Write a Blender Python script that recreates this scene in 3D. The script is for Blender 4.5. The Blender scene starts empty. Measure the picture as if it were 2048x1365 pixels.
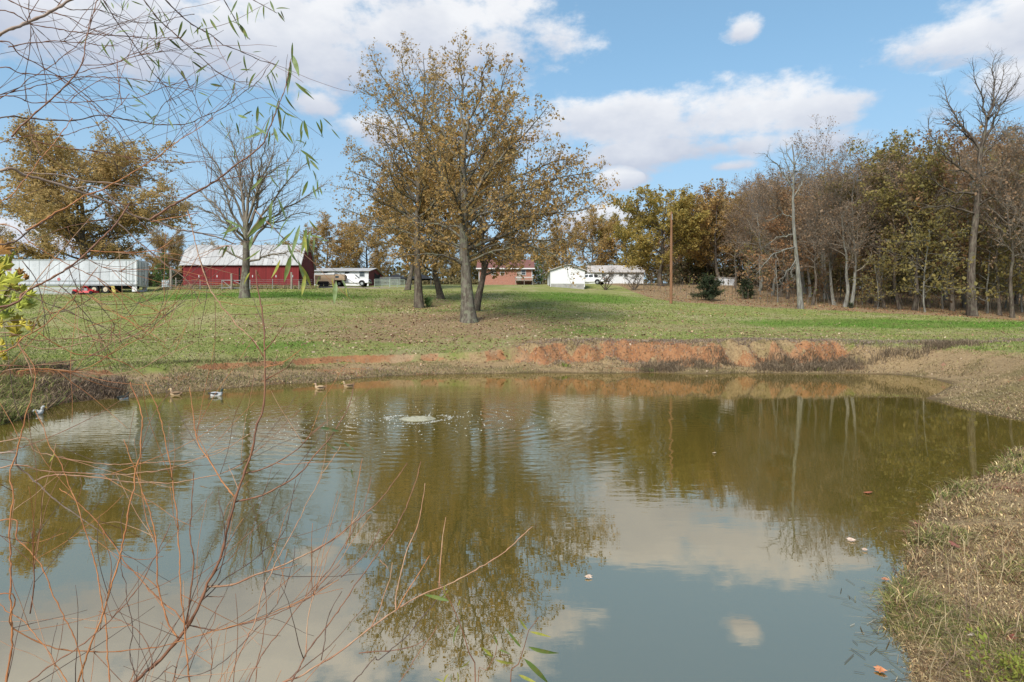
import bpy, math, random
import numpy as np
from mathutils import Vector, Matrix
R = math.radians
scene = bpy.context.scene
C = scene.collection
PI = math.pi
# ------------------------------------------------------------------ camera (level, eye 2.2 m above the pond)
F, CX, HY, CAMZ = 1300.0, 1024.0, 660.0, 2.2
cam_d = bpy.data.cameras.new('camera'); cam = bpy.data.objects.new('camera', cam_d); C.objects.link(cam)
cam.location = (0, 0, CAMZ); cam.rotation_euler = (R(90), 0, 0)
cam_d.sensor_width = 36; cam_d.lens = F / 2048 * 36; cam_d.shift_y = -(682.5 - HY) / 2048
cam_d.clip_start = 0.05; cam_d.clip_end = 4000
scene.camera = cam
def P(px, py, D):
    return np.array(((px - CX) / F * D, D, CAMZ + (HY - py) / F * D))
# ------------------------------------------------------------------ sky: Nishita with noise clouds in direction space
SUN_EL, SUN_AZ = R(42), R(205)          # azimuth clockwise from +Y: behind the camera, to its left
world = bpy.data.worlds.new('World'); scene.world = world; world.use_nodes = True
nt = world.node_tree; nt.nodes.clear()
def nd(tree, typ, **kw):
    n = tree.nodes.new(typ)
    for k, v in kw.items():
        if k == 'ins':
            for i, x in v.items(): n.inputs[i].default_value = x
        else: setattr(n, k, v)
    return n
def mth(tree, op, a, b=None, c=None, clamp=False):
    n = tree.nodes.new('ShaderNodeMath'); n.operation = op; n.use_clamp = clamp
    for i, x in enumerate((a, b, c)):
        if x is None: continue
        if isinstance(x, (int, float)): n.inputs[i].default_value = x
        else: tree.links.new(x, n.inputs[i])
    return n.outputs[0]
def vmt(tree, op, a, b=None):
    n = tree.nodes.new('ShaderNodeVectorMath'); n.operation = op
    for i, x in enumerate((a, b)):
        if x is None: continue
        if isinstance(x, (tuple, list)): n.inputs[i].default_value = x
        else: tree.links.new(x, n.inputs[i])
    return n
def mixc(tree, f, a, b, blend='MIX'):
    n = tree.nodes.new('ShaderNodeMix'); n.data_type = 'RGBA'; n.blend_type = blend
    for i, x in ((0, f), (6, a), (7, b)):
        if isinstance(x, (int, float)): n.inputs[i].default_value = x
        elif isinstance(x, (tuple, list)): n.inputs[i].default_value = tuple(x) + ((1,) if len(x) == 3 else ())
        else: tree.links.new(x, n.inputs[i])
    return n.outputs[2]
def sstep(tree, x, a, b, lo=0.0, hi=1.0):
    n = tree.nodes.new('ShaderNodeMapRange'); n.interpolation_type = 'SMOOTHSTEP'
    n.inputs[1].default_value = a; n.inputs[2].default_value = b; n.inputs[3].default_value = lo; n.inputs[4].default_value = hi
    tree.links.new(x, n.inputs[0]); return n.outputs[0]
def noise(tree, vec, scale, detail=4, rough=0.55, dim='3D'):
    n = tree.nodes.new('ShaderNodeTexNoise'); n.noise_dimensions = dim
    n.inputs['Scale'].default_value = scale; n.inputs['Detail'].default_value = detail; n.inputs['Roughness'].default_value = rough
    if vec is not None: tree.links.new(vec, n.inputs['Vector'])
    return n
def build_world():
    L = nt.links.new
    out = nd(nt, 'ShaderNodeOutputWorld'); bg = nd(nt, 'ShaderNodeBackground')
    bg.inputs['Strength'].default_value = 0.13
    sky = nd(nt, 'ShaderNodeTexSky', sky_type='NISHITA', sun_disc=False, sun_elevation=SUN_EL, sun_rotation=SUN_AZ,
             altitude=200, air_density=1.0, dust_density=0.6, ozone_density=2.2)
    tc = nd(nt, 'ShaderNodeTexCoord'); sp = nd(nt, 'ShaderNodeSeparateXYZ'); L(tc.outputs['Generated'], sp.inputs[0])
    az = mth(nt, 'ARCTAN2', sp.outputs[0], sp.outputs[1]); el = mth(nt, 'ARCSINE', sp.outputs[2])
    cb = nd(nt, 'ShaderNodeCombineXYZ'); L(az, cb.inputs[0]); L(el, cb.inputs[1])
    q = cb.outputs[0]
    st = vmt(nt, 'MULTIPLY', q, (1, 1.7, 1)).outputs[0]
    n1 = noise(nt, st, 8, 6, 0.62); n2 = noise(nt, st, 3.0, 2, 0.5)
    nsum = mth(nt, 'ADD', mth(nt, 'MULTIPLY', mth(nt, 'SUBTRACT', n1.outputs[0], 0.5), 2.3), mth(nt, 'MULTIPLY', mth(nt, 'SUBTRACT', n2.outputs[0], 0.5), 0.9))
    blobs = [(860, 75, 340, 130), (560, 100, 420, 135), (300, 60, 400, 150), (985, 95, 140, 75), (60, 20, 320, 110),
             (1250, 250, 260, 80), (1470, 245, 280, 82), (1640, 230, 130, 55), (1400, 300, 420, 50),
             (1930, 82, 235, 52), (2060, 60, 170, 70), (2060, 165, 130, 60), (1490, 62, 52, 32), (628, 212, 70, 42),
             (1235, 362, 60, 30), (1462, 333, 75, 22), (1190, 445, 120, 42), (760, 260, 110, 40), (10, 480, 180, 40)]
    Fm = None; num = None; den = None
    for px, py, rx, ry in blobs:
        a = math.atan((px - CX) / F); e = math.atan((HY - py) / F * math.cos(a))
        ca = math.cos(a) ** 2; sx = F / (rx * ca); sy = F / ry
        d = vmt(nt, 'MULTIPLY', vmt(nt, 'SUBTRACT', q, (a, e, 0)).outputs[0], (sx, sy, 0)).outputs[0]
        s = nd(nt, 'ShaderNodeSeparateXYZ'); L(d, s.inputs[0])
        vv = mth(nt, 'MAXIMUM', s.outputs[1], mth(nt, 'MULTIPLY', s.outputs[1], -1.35))
        ln = mth(nt, 'SQRT', mth(nt, 'ADD', mth(nt, 'MULTIPLY', s.outputs[0], s.outputs[0]), mth(nt, 'MULTIPLY', vv, vv)))
        w = mth(nt, 'SUBTRACT', 1.0, ln)
        wp = mth(nt, 'MAXIMUM', w, 0.001)
        Fm = w if Fm is None else mth(nt, 'MAXIMUM', Fm, w)
        g = mth(nt, 'MULTIPLY', wp, s.outputs[1])
        num = g if num is None else mth(nt, 'ADD', num, g)
        den = wp if den is None else mth(nt, 'ADD', den, wp)
    # the same kind of sky goes on outside the frame
    ng = noise(nt, vmt(nt, 'MULTIPLY', tc.outputs['Generated'], (1, 1, 2.2)).outputs[0], 2.3, 3, 0.5)
    gen = mth(nt, 'MULTIPLY', mth(nt, 'SUBTRACT', ng.outputs[0], 0.5), 4.2)
    inside = mth(nt, 'MULTIPLY', sstep(nt, mth(nt, 'ABSOLUTE', az), 0.68, 0.9, 1, 0), sstep(nt, el, 0.50, 0.66, 1, 0))
    gen = mth(nt, 'SUBTRACT', gen, mth(nt, 'MULTIPLY', inside, 6.0))
    Fm = mth(nt, 'MAXIMUM', Fm, gen)
    dens = sstep(nt, mth(nt, 'ADD', Fm, nsum), 0.0, 0.55)
    v = mth(nt, 'DIVIDE', num, den)
    n3 = noise(nt, st, 9, 4, 0.6)
    bright = mth(nt, 'ADD', mth(nt, 'ADD', mth(nt, 'MULTIPLY', v, 0.95), 0.36), mth(nt, 'MULTIPLY', mth(nt, 'SUBTRACT', n3.outputs[0], 0.5), 1.5))
    cl = mixc(nt, mth(nt, 'MINIMUM', mth(nt, 'MAXIMUM', bright, 0), 1), (2.35, 2.52, 2.95), (3.8, 3.82, 3.9))
    gm = nd(nt, 'ShaderNodeGamma'); gm.inputs[1].default_value = SKYGAMMA; L(sky.outputs[0], gm.inputs[0])
    skyc = mixc(nt, 1.0, gm.outputs[0], SKYTINT, 'MULTIPLY')
    skyc = mixc(nt, sstep(nt, el, 0.0, 0.42, 0.85, 0.0), skyc, (1.8, 2.45, 3.2))      # horizon haze
    col = mixc(nt, mth(nt, 'MULTIPLY', dens, 0.93), skyc, cl)
    L(col, bg.inputs[0]); L(bg.outputs[0], out.inputs[0])
SKYTINT = (0.88, 1.20, 1.33); SKYGAMMA = 0.6
build_world()
world.cycles.sampling_method = 'MANUAL'; world.cycles.sample_map_resolution = 256
cy = scene.cycles; cy.max_bounces = 6; cy.diffuse_bounces = 2; cy.glossy_bounces = 3; cy.transmission_bounces = 4; cy.transparent_max_bounces = 8; cy.caustics_reflective = False; cy.caustics_refractive = False
sun_d = bpy.data.lights.new('sun', 'SUN'); sun = bpy.data.objects.new('sun', sun_d); C.objects.link(sun)
sun_d.energy = 2.7; sun_d.angle = R(20); sun_d.color = (1.0, 0.95, 0.87)
sd = Vector((math.sin(SUN_AZ) * math.cos(SUN_EL), math.cos(SUN_AZ) * math.cos(SUN_EL), math.sin(SUN_EL)))
sun.rotation_euler = sd.to_track_quat('Z', 'Y').to_euler()
vs = scene.view_settings; vs.view_transform = 'Standard'; vs.look = 'None'; vs.gamma = 1; vs.exposure = 0.95; vs.use_curve_mapping = False
# ------------------------------------------------------------------ mesh helpers
def link(o, parent=None):
    C.objects.link(o)
    if parent is not None: o.parent = parent
    return o
def tag(o, label=None, cat=None, group=None, kind=None):
    if label: o['label'] = label
    if cat: o['category'] = cat
    if group: o['group'] = group
    if kind: o['kind'] = kind
    return o
def thing(name, label, cat, loc=(0, 0, 0), rz=0.0, group=None):
    o = bpy.data.objects.new(name, None); o.empty_display_size = 0.2
    o.location = loc; o.rotation_euler = (0, 0, rz); C.objects.link(o)
    return tag(o, label, cat, group)
def copy_tree(o, parent=None):
    c = o.copy(); C.objects.link(c); c.parent = parent
    for ch in o.children: copy_tree(ch, c)
    return c
def np_mesh(name, V, quads=None, tris=None, attrs=None, smooth=False):
    me = bpy.data.meshes.new(name)
    V = np.asarray(V, np.float32)
    parts = []; tot = []
    if quads is not None and len(quads): parts.append(np.asarray(quads, np.int32).ravel()); tot.append(np.full(len(quads), 4, np.int32))
    if tris is not None and len(tris): parts.append(np.asarray(tris, np.int32).ravel()); tot.append(np.full(len(tris), 3, np.int32))
    li = np.concatenate(parts); tt = np.concatenate(tot)
    me.vertices.add(len(V)); me.vertices.foreach_set('co', V.ravel())
    me.loops.add(len(li)); me.loops.foreach_set('vertex_index', li)
    me.polygons.add(len(tt)); st = np.zeros(len(tt), np.int32); st[1:] = np.cumsum(tt)[:-1]
    me.polygons.foreach_set('loop_start', st); me.polygons.foreach_set('loop_total', tt)
    me.polygons.foreach_set('use_smooth', np.full(len(tt), smooth, bool))
    for k, a in (attrs or {}).items():
        a = np.asarray(a, np.float32)
        if a.ndim == 1:
            at = me.attributes.new(k, 'FLOAT', 'POINT'); at.data.foreach_set('value', a)
        else:
            if a.shape[1] == 3: a = np.concatenate([a, np.ones((len(a), 1), np.float32)], 1)
            at = me.attributes.new(k, 'FLOAT_COLOR', 'POINT'); at.data.foreach_set('color', a.ravel())
    me.update(); me.validate()
    return me
class G:
    def __init__(s): s.V = []; s.Q = []; s.T = []; s.n = 0; s.col = []; s.cur = (1, 1, 1); s.smooth = False
    def add(s, V, Q=None, T=None):
        V = np.asarray(V, float).reshape(-1, 3)
        if Q is not None and len(Q): s.Q.append(np.asarray(Q, int).reshape(-1, 4) + s.n)
        if T is not None and len(T): s.T.append(np.asarray(T, int).reshape(-1, 3) + s.n)
        s.V.append(V); s.col.append(np.tile(np.array(s.cur, float), (len(V), 1))); s.n += len(V); return s
    def box(s, a, b):
        (x0, y0, z0), (x1, y1, z1) = a, b
        V = [(x0, y0, z0), (x1, y0, z0), (x1, y1, z0), (x0, y1, z0), (x0, y0, z1), (x1, y0, z1), (x1, y1, z1), (x0, y1, z1)]
        return s.add(V, [(0, 3, 2, 1), (4, 5, 6, 7), (0, 1, 5, 4), (1, 2, 6, 5), (2, 3, 7, 6), (3, 0, 4, 7)])
    def hexa(s, V):                       # 8 corners, bottom then top
        return s.add(V, [(0, 3, 2, 1), (4, 5, 6, 7), (0, 1, 5, 4), (1, 2, 6, 5), (2, 3, 7, 6), (3, 0, 4, 7)])
    def bar(s, p, q, r, sides=6): return s.tube([p, q], [r, r], sides)
    def tube(s, pts, rad, sides=6, rv=None, cap=True):
        V, Q, T = tube_np(np.asarray(pts, float)[None], np.asarray(rad, float)[None], sides, None if rv is None else np.asarray(rv, float)[None], cap)
        return s.add(V, Q, T)
    def prism(s, poly, y0, y1, axis='y'):  # polygon in (u, z) swept along y (or x)
        n = len(poly)
        f = (lambda u, z, w: (u, w, z)) if axis == 'y' else (lambda u, z, w: (w, u, z))
        V = [f(u, z, y0) for u, z in poly] + [f(u, z, y1) for u, z in poly]
        Q = [(i, (i + 1) % n, n + (i + 1) % n, n + i) for i in range(n)]
        T = [(0, i + 1, i) for i in range(1, n - 1)] + [(n, n + i, n + i + 1) for i in range(1, n - 1)]
        return s.add(V, Q, T)
    def mesh(s, name):
        q = np.concatenate(s.Q) if s.Q else None; t = np.concatenate(s.T) if s.T else None
        return np_mesh(name, np.concatenate(s.V), q, t, {'col': np.concatenate(s.col)}, s.smooth)
    def build(s, name, m, parent=None, loc=None, rot=None, recalc=True):
        me = s.mesh(name)
        if recalc:
            import bmesh
            bm = bmesh.new(); bm.from_mesh(me); bmesh.ops.recalc_face_normals(bm, faces=bm.faces); bm.to_mesh(me); bm.free()
        me.materials.append(m)
        o = bpy.data.objects.new(name, me); link(o, parent)
        if loc is not None: o.location = loc
        if rot is not None: o.rotation_euler = rot
        return o
def tube_np(pts, rad, sides, rv=None, cap=False):
    """pts (N,S,3), rad (N,S) -> verts, quads, tris of N tapered tubes"""
    N, S, _ = pts.shape
    t = np.gradient(pts, axis=1); t /= np.linalg.norm(t, axis=2, keepdims=True) + 1e-9
    mean = pts[:, -1] - pts[:, 0]; mean /= np.linalg.norm(mean, axis=1, keepdims=True) + 1e-9
    ax = np.argmin(np.abs(mean), axis=1); ref = np.eye(3)[ax][:, None, :]
    u = np.cross(t, np.broadcast_to(ref, t.shape)); u /= np.linalg.norm(u, axis=2, keepdims=True) + 1e-9
    v = np.cross(t, u)
    a = np.arange(sides) / sides * 2 * PI
    r2 = rad if rv is None else rv
    ring = pts[:, :, None, :] + (np.cos(a)[None, None, :, None] * u[:, :, None, :]) * rad[:, :, None, None] + (np.sin(a)[None, None, :, None] * v[:, :, None, :]) * r2[:, :, None, None]
    V = ring.reshape(-1, 3)
    base = (np.arange(N) * S * sides)[:, None, None]; k = np.arange(S - 1)[None, :, None] * sides; j = np.arange(sides)[None, None, :]; j2 = (j + 1) % sides
    q = np.stack(np.broadcast_arrays(base + k + j, base + k + j2, base + k + sides + j2, base + k + sides + j), -1).reshape(-1, 4)
    T = None
    if cap:
        b = (np.arange(N) * S * sides)[:, None, None]; m = np.arange(1, sides - 1)[None, :, None]
        t0 = np.concatenate([b + 0 * m, b + m + 1, b + m], 2).reshape(-1, 3)
        e = b + (S - 1) * sides
        t1 = np.concatenate([e + 0 * m, e + m, e + m + 1], 2).reshape(-1, 3)
        T = np.concatenate([t0, t1])
    return V, q, T
# ------------------------------------------------------------------ materials
def new_mat(name):
    m = bpy.data.materials.new(name); m.use_nodes = True
    t = m.node_tree; b = t.nodes['Principled BSDF']
    return m, t, b
def pmat(name, col, rough=0.8, var=0.25, scale=3.0, metal=0.0, bump=0.0, col2=None, stretch=(1, 1, 1), fine=None, spec=0.3):
    m, t, b = new_mat(name); L = t.links.new
    tc = nd(t, 'ShaderNodeTexCoord'); vec = vmt(t, 'MULTIPLY', tc.outputs['Object'], stretch).outputs[0]
    n1 = noise(t, vec, scale, 6, 0.6)
    c2 = col2 if col2 else tuple(c * (1 - var) for c in col)
    f = sstep(t, n1.outputs[0], 0.35, 0.68)
    c = mixc(t, f, col, c2)
    if fine:
        n2 = noise(t, vec, fine, 3, 0.6); c = mixc(t, sstep(t, n2.outputs[0], 0.5, 0.75, 0, 0.55), c, tuple(x * 0.55 for x in col))
    L(c, b.inputs['Base Color']); b.inputs['Roughness'].default_value = rough; b.inputs['Metallic'].default_value = metal
    b.inputs['Specular IOR Level'].default_value = spec
    if bump:
        bp = nd(t, 'ShaderNodeBump'); bp.inputs['Strength'].default_value = bump; bp.inputs['Distance'].default_value = 0.03
        L(n1.outputs[0], bp.inputs['Height']); L(bp.outputs[0], b.inputs['Normal'])
    return m
def attr_mat(name, rough=0.8, var=0.2, scale=8, trans=0.0):
    m, t, b = new_mat(name); L = t.links.new
    a = nd(t, 'ShaderNodeAttribute', attribute_name='col'); tc = nd(t, 'ShaderNodeTexCoord')
    n1 = noise(t, tc.outputs['Object'], scale, 4)
    c = mixc(t, sstep(t, n1.outputs[0], 0.35, 0.7, 0, var), a.outputs[0], (0.02, 0.02, 0.015))
    L(c, b.inputs['Base Color']); b.inputs['Roughness'].default_value = rough; b.inputs['Specular IOR Level'].default_value = 0.25
    if trans:
        tr = nd(t, 'ShaderNodeBsdfTranslucent'); L(c, tr.inputs[0]); mx = nd(t, 'ShaderNodeMixShader'); mx.inputs[0].default_value = trans
        L(b.outputs[0], mx.inputs[1]); L(tr.outputs[0], mx.inputs[2]); L(mx.outputs[0], t.nodes['Material Output'].inputs[0])
    return m
def vnoise(x, y, seed=0):
    """smooth value noise, vectorised"""
    xi = np.floor(x).astype(np.int64); yi = np.floor(y).astype(np.int64); fx = x - xi; fy = y - yi
    fx = fx * fx * (3 - 2 * fx); fy = fy * fy * (3 - 2 * fy)
    def h(a, b):
        n = (a * 374761393 + b * 668265263 + seed * 1442695041) & 0x7fffffff
        n = ((n ^ (n >> 13)) * 1274126177) & 0x7fffffff
        return ((n ^ (n >> 16)) & 0xffff) / 65535.0
    return (h(xi, yi) * (1 - fx) + h(xi + 1, yi) * fx) * (1 - fy) + (h(xi, yi + 1) * (1 - fx) + h(xi + 1, yi + 1) * fx) * fy
def fbm(x, y, seed=0, o=4):
    s = 0; a = 0.5
    for i in range(o): s = s + a * (vnoise(x * 2 ** i, y * 2 ** i, seed + i) - 0.5); a *= 0.5
    return s
def smooth01(x, a, b):
    t = np.clip((x - a) / (b - a), 0, 1); return t * t * (3 - 2 * t)
# ------------------------------------------------------------------ terrain
def sh(px, py):
    D = F * CAMZ / (py - HY); return ((px - CX) / F * D, D)
SHORE = [sh(*p) for p in [(0, 852), (70, 832), (120, 808), (200, 800), (260, 797), (330, 786), (400, 783), (480, 776), (560, 769), (640, 766), (720, 757),
                          (800, 752), (900, 749), (1000, 748), (1100, 746), (1200, 748), (1300, 746), (1400, 749), (1500, 747), (1600, 748), (1700, 748),
                          (1790, 750), (1860, 757), (1905, 770), (1880, 785), (1850, 797), (1900, 812), (1970, 828), (2048, 843)]]
SHORE += [(15.5, 14.6), (15.8, 13.2), (12.5, 12.9)]
SHORE += [sh(*p) for p in [(2035, 897), (1985, 945), (1930, 968), (1880, 1000), (1850, 1040), (1828, 1090), (1815, 1150), (1800, 1200), (1815, 1270), (1822, 1340), (1840, 1420)]]
SHORE += [(2.2, 3.0), (1.2, 2.6), (0, 2.5), (-2, 2.9), (-4, 3.2), (-6.5, 3.2), (-9, 5.5), (-12, 8.5), (-13.5, 11.5), (-12.6, 13.6)]
SH = np.array(SHORE)
def shore_d(x, y):
    """signed distance to the shoreline, positive on land"""
    x = np.asarray(x, float); y = np.asarray(y, float); best = np.full(x.shape, 1e9); ins = np.zeros(x.shape, bool)
    n = len(SH)
    for i in range(n):
        ax, ay = SH[i]; bx, by = SH[(i + 1) % n]
        dx, dy = bx - ax, by - ay
        t = np.clip(((x - ax) * dx + (y - ay) * dy) / (dx * dx + dy * dy), 0, 1)
        best = np.minimum(best, np.hypot(x - ax - t * dx, y - ay - t * dy))
        c = ((ay > y) != (by > y)); xx = ax + (y - ay) / (by - ay + 1e-12) * dx
        ins ^= c & (x < xx)
    return np.where(ins, -best, best)
CP = [P(*p) for p in [
    (938, 643, 46), (838, 616, 60), (880, 598, 68), (950, 622, 54), (815, 580, 90), (488, 597, 58),
    (0, 589, 77), (290, 588, 77), (-250, 590, 77), (365, 577, 84), (625, 577, 86), (500, 577, 84), (615, 576, 92),
    (700, 573.5, 97), (760, 573, 99), (640, 573, 95), (960, 570, 125), (1062, 570, 125), (1100, 574, 98), (1169, 579, 98), (1100, 571, 108), (1169, 573, 108),
    (1185, 567.5, 128), (1288, 567.5, 128), (1182, 571.5, 106), (1343, 608, 71), (1430, 603, 78), (1490, 598, 84), (1600, 618, 66), (1700, 613, 74), (1950, 634, 62), (2060, 641, 60),
    (1450, 571, 106), (1320, 572, 105), (1600, 650, 50), (1950, 676, 40), (1800, 655, 48), (1300, 650, 49), (1120, 655, 46),
    (1100, 690, 35.4), (1300, 689, 35.8), (1500, 685, 36.2), (1700, 686, 36.0), (1880, 690, 35.0), (1000, 700, 36), (850, 706, 36),
    (400, 724, 28.4), (600, 723, 30), (250, 730, 27.2), (120, 738, 24), (300, 650, 47), (60, 660, 45), (100, 700, 31), (600, 660, 44), (700, 690, 37), (0, 740, 20), (-200, 760, 18), (-300, 700, 35)]]
CP += [np.array(p) for p in [(0, 0, 0.6), (4.5, 4, 0.33), (6.5, 7, 0.42), (10, 10.5, 0.5), (14, 12, 0.75), (3.5, 1, 0.5), (-5, 0, 0.5), (-10, 2, 0.6), (17, 19, 0.8), (20, 24, 1.0), (22, 30, 1.25), (26, 20, 1.3),
                             (18, 5, 1.0), (40, 30, 2.2), (30, 10, 1.8), (-18, 12, 1.2), (-30, 20, 2.5), (-60, 40, 4.5), (60, 60, 4.0), (60, 90, 7), (50, 110, 9), (-20, 150, 12.2), (30, 150, 12.8), (90, 150, 11), (-90, 120, 10.5), (-90, 60, 6),
                             (0, 250, 13), (150, 250, 12.5), (-150, 250, 12.5), (0, 420, 12), (250, 420, 12), (-250, 420, 12), (200, 50, 4), (-200, 50, 5), (0, -60, 2), (150, -60, 3), (-150, -60, 3)]]
CP = np.array(CP)
def _phi(r): return np.sqrt(r * r + 9.0)
_n = len(CP); _A = np.zeros((_n + 3, _n + 3)); _r = np.hypot(CP[:, None, 0] - CP[None, :, 0], CP[:, None, 1] - CP[None, :, 1])
_A[:_n, :_n] = _phi(_r); _A[:_n, _n] = 1; _A[:_n, _n + 1:] = CP[:, :2]; _A[_n, :_n] = 1; _A[_n + 1:, :_n] = CP[:, :2].T
_A[:_n, :_n] += np.eye(_n) * -0.02
_w = np.linalg.solve(_A, np.concatenate([CP[:, 2], [0, 0, 0]]))
def rbf(x, y):
    z = np.full(np.shape(x), _w[_n]) + _w[_n + 1] * x + _w[_n + 2] * y
    for i in range(_n): z = z + _w[i] * _phi(np.hypot(x - CP[i, 0], y - CP[i, 1]))
    return z
def ground(x, y, full=False):
    x = np.asarray(x, float); y = np.asarray(y, float)
    d = shore_d(x, y)
    base = rbf(x, y) + fbm(x * 0.35, y * 0.35, 3) * 0.25 * smooth01(d, 3, 8) * (1 - 0.7 * smooth01(y, 70, 85))
    far = smooth01(y, 17, 23) * (1 - smooth01(x, 17.5, 20)) * smooth01(x, -22, -16)
    right = smooth01(x, -1.5, 1.5)
    wob = fbm(x * 0.55, y * 0.2, 11, 4) * 2.2
    # far right: gullied clay scarp behind a muddy toe; left: low undercut lip
    ds = np.where(right > 0.5, 2.1, 3.6) + wob * np.where(right > 0.5, 1.0, 0.6) + (np.abs(fbm(x * 0.9, y * 0.15, 29, 3)) * 2.2) * right
    wd = 0.35 + 0.75 * right
    toe = np.clip(d, 0, 9) * (0.13 + 0.05 * right) + fbm(x * 1.3, y * 1.3, 5) * 0.18 * smooth01(d, 0.1, 1.0)
    toe = np.maximum(toe, 0.0 * d)
    st = smooth01(d, ds, ds + wd)
    rough = (fbm(x * 1.9, y * 1.9, 61, 4) * .55 + (np.abs(fbm(x * 2.6 + y * .6, y * .5, 67, 3)) - .1) * .45) * smooth01(d, .9, 1.8) * (1 - smooth01(d, ds + wd + .2, ds + wd + 1.6)) * right
    zf = toe * (1 - st) + np.maximum(base, toe * 0.9) * st + rough
    near_toe = np.clip(d, 0, 9) * 0.11
    s2 = smooth01(d, 0.4, 4.5)
    zn = near_toe * (1 - s2) + base * s2 + fbm(x * 1.1, y * 1.1, 7) * 0.14 * smooth01(d, 0.1, 1.2)
    z = zf * far + zn * (1 - far)
    z = np.where(d > 0, np.maximum(z, 0.06 * np.minimum(d, 0.3)), np.maximum(d * 0.2, -1.2))
    if full: return z, d, far, right, st
    return z
def gz(x, y): return float(ground(np.array([x]), np.array([y]))[0])
def axis(segs):
    out = []
    for a, b, s in segs: out.append(np.arange(a, b, s))
    out.append([segs[-1][1]]); return np.concatenate(out)
gx = axis([(-600, -120, 40), (-120, -40, 3), (-40, -22, .6), (-22, 24, .17), (24, 44, .6), (44, 120, 3), (120, 600, 40)])
gy = axis([(-120, -8, 14), (-8, 2, .8), (2, 13, .14), (13, 24, .2), (24, 40, .14), (40, 60, .35), (60, 110, .9), (110, 260, 6), (260, 1200, 60)])
X, Y = np.meshgrid(gx, gy); xs, ys = X.ravel(), Y.ravel()
zs, dS, farm, rightm, stp = ground(xs, ys, True)
nx, ny = len(gx), len(gy)
ii = (np.arange(ny - 1)[:, None] * nx + np.arange(nx - 1)[None, :]).ravel()
quads = np.stack([ii, ii + 1, ii + nx + 1, ii + nx], 1)
Zg = zs.reshape(ny, nx); gyy, gxx = np.gradient(Zg, gy, gx); slope = np.hypot(gxx, gyy).ravel()
# soil and cover masks (what grows or lies where)
def ell(x, y, cx, cy, rx, ry): return np.clip(1.35 - np.hypot((x - cx) / rx, (y - cy) / ry), 0, 1)
clay = farm * smooth01(slope, 0.5, 0.95) * smooth01(dS, 0.7, 1.3) * (0.25 + 0.75 * smooth01(fbm(xs * .8, ys * .8, 51), -0.10, 0.04)) * (1 - .1 * (1 - rightm))
clay = np.maximum(clay, farm * 0.62 * smooth01(-fbm(xs * .5, ys * .8, 17), 0.06, 0.16) * smooth01(3.4 - dS, 0, 0.8) * (dS > 0))
clay = np.maximum(clay, 0.8 * farm * rightm * smooth01(fbm(xs * .45, ys * .6, 31), 0.03, 0.12) * smooth01(dS, 1.6, 2.3) * smooth01(5.2 - dS, 0, 1.2))
clay = np.maximum(clay, 0.5 * ell(xs, ys, -11, 38.5, 3.0, .8))
dry = np.maximum(smooth01(5.0 - dS, 0, 2.5) * (dS > 0), 0)
dry = np.maximum(dry, farm * rightm * smooth01(7.2 - dS, 0, 2.4))
dry = np.maximum(dry, 0.95 * (xs > 1.2) * (ys < 32) * smooth01(30 - ys, 0, 5))
dry = np.maximum(dry, 0.45 * ell(xs, ys, 13, 48, 9, 5)); dry = np.maximum(dry, .5 * ell(xs, ys, 26, 42, 18, 3))
crestx = smooth01(ys - (46 + 0.30 * (36 - xs)), 4.0, 7.5) * (xs > 6)
woods = np.where(xs > 17.3, smooth01(ys - np.interp(xs, [17, 22, 29, 37, 46, 60], [78, 70.5, 64.5, 62.5, 58, 56]), -1.0, 1.8), 0)
litter = np.maximum.reduce([woods, ell(xs, ys, -4, 46, 15, 11), 0.95 * ell(xs, ys, -8, 41, 7, 5), .8 * ell(xs, ys, -9, 62, 9, 10), 0.75 * ell(xs, ys, 0, 37.5, 5.5, 3), 0.6 * ell(xs, ys, 10, 52, 7, 4), .55 * ell(xs, ys, 14, 60, 8, 5), .6 * ell(xs, ys, 16, 43, 8, 3.5), 0.75 * ell(xs, ys, -16, 47, 9, 7), .6 * ell(xs, ys, -22, 40, 8, 4)])
litter = litter * (1 - 0.5 * (dS < 3.0)) * np.where(woods > .5, 1, .86)
lush = np.maximum.reduce([ell(xs, ys, -26, 66, 13, 8), ell(xs, ys, 33, 51, 17, 5.0), .9 * ell(xs, ys, 4.2, 45, 3.6, 3.0), 0.8 * ell(xs, ys, 8, 78, 9, 12), .6 * ell(xs, ys, -13, 36, 3.5, 3), .7 * ell(xs, ys, -17.5, 19.5, 4, 4)])
wet = smooth01(0.45 - dS + fbm(xs * 2, ys * 2, 71) * .5, 0, 0.35)
gravel = ell(xs, ys, -23, 93.5, 9, 2.6)
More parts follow.
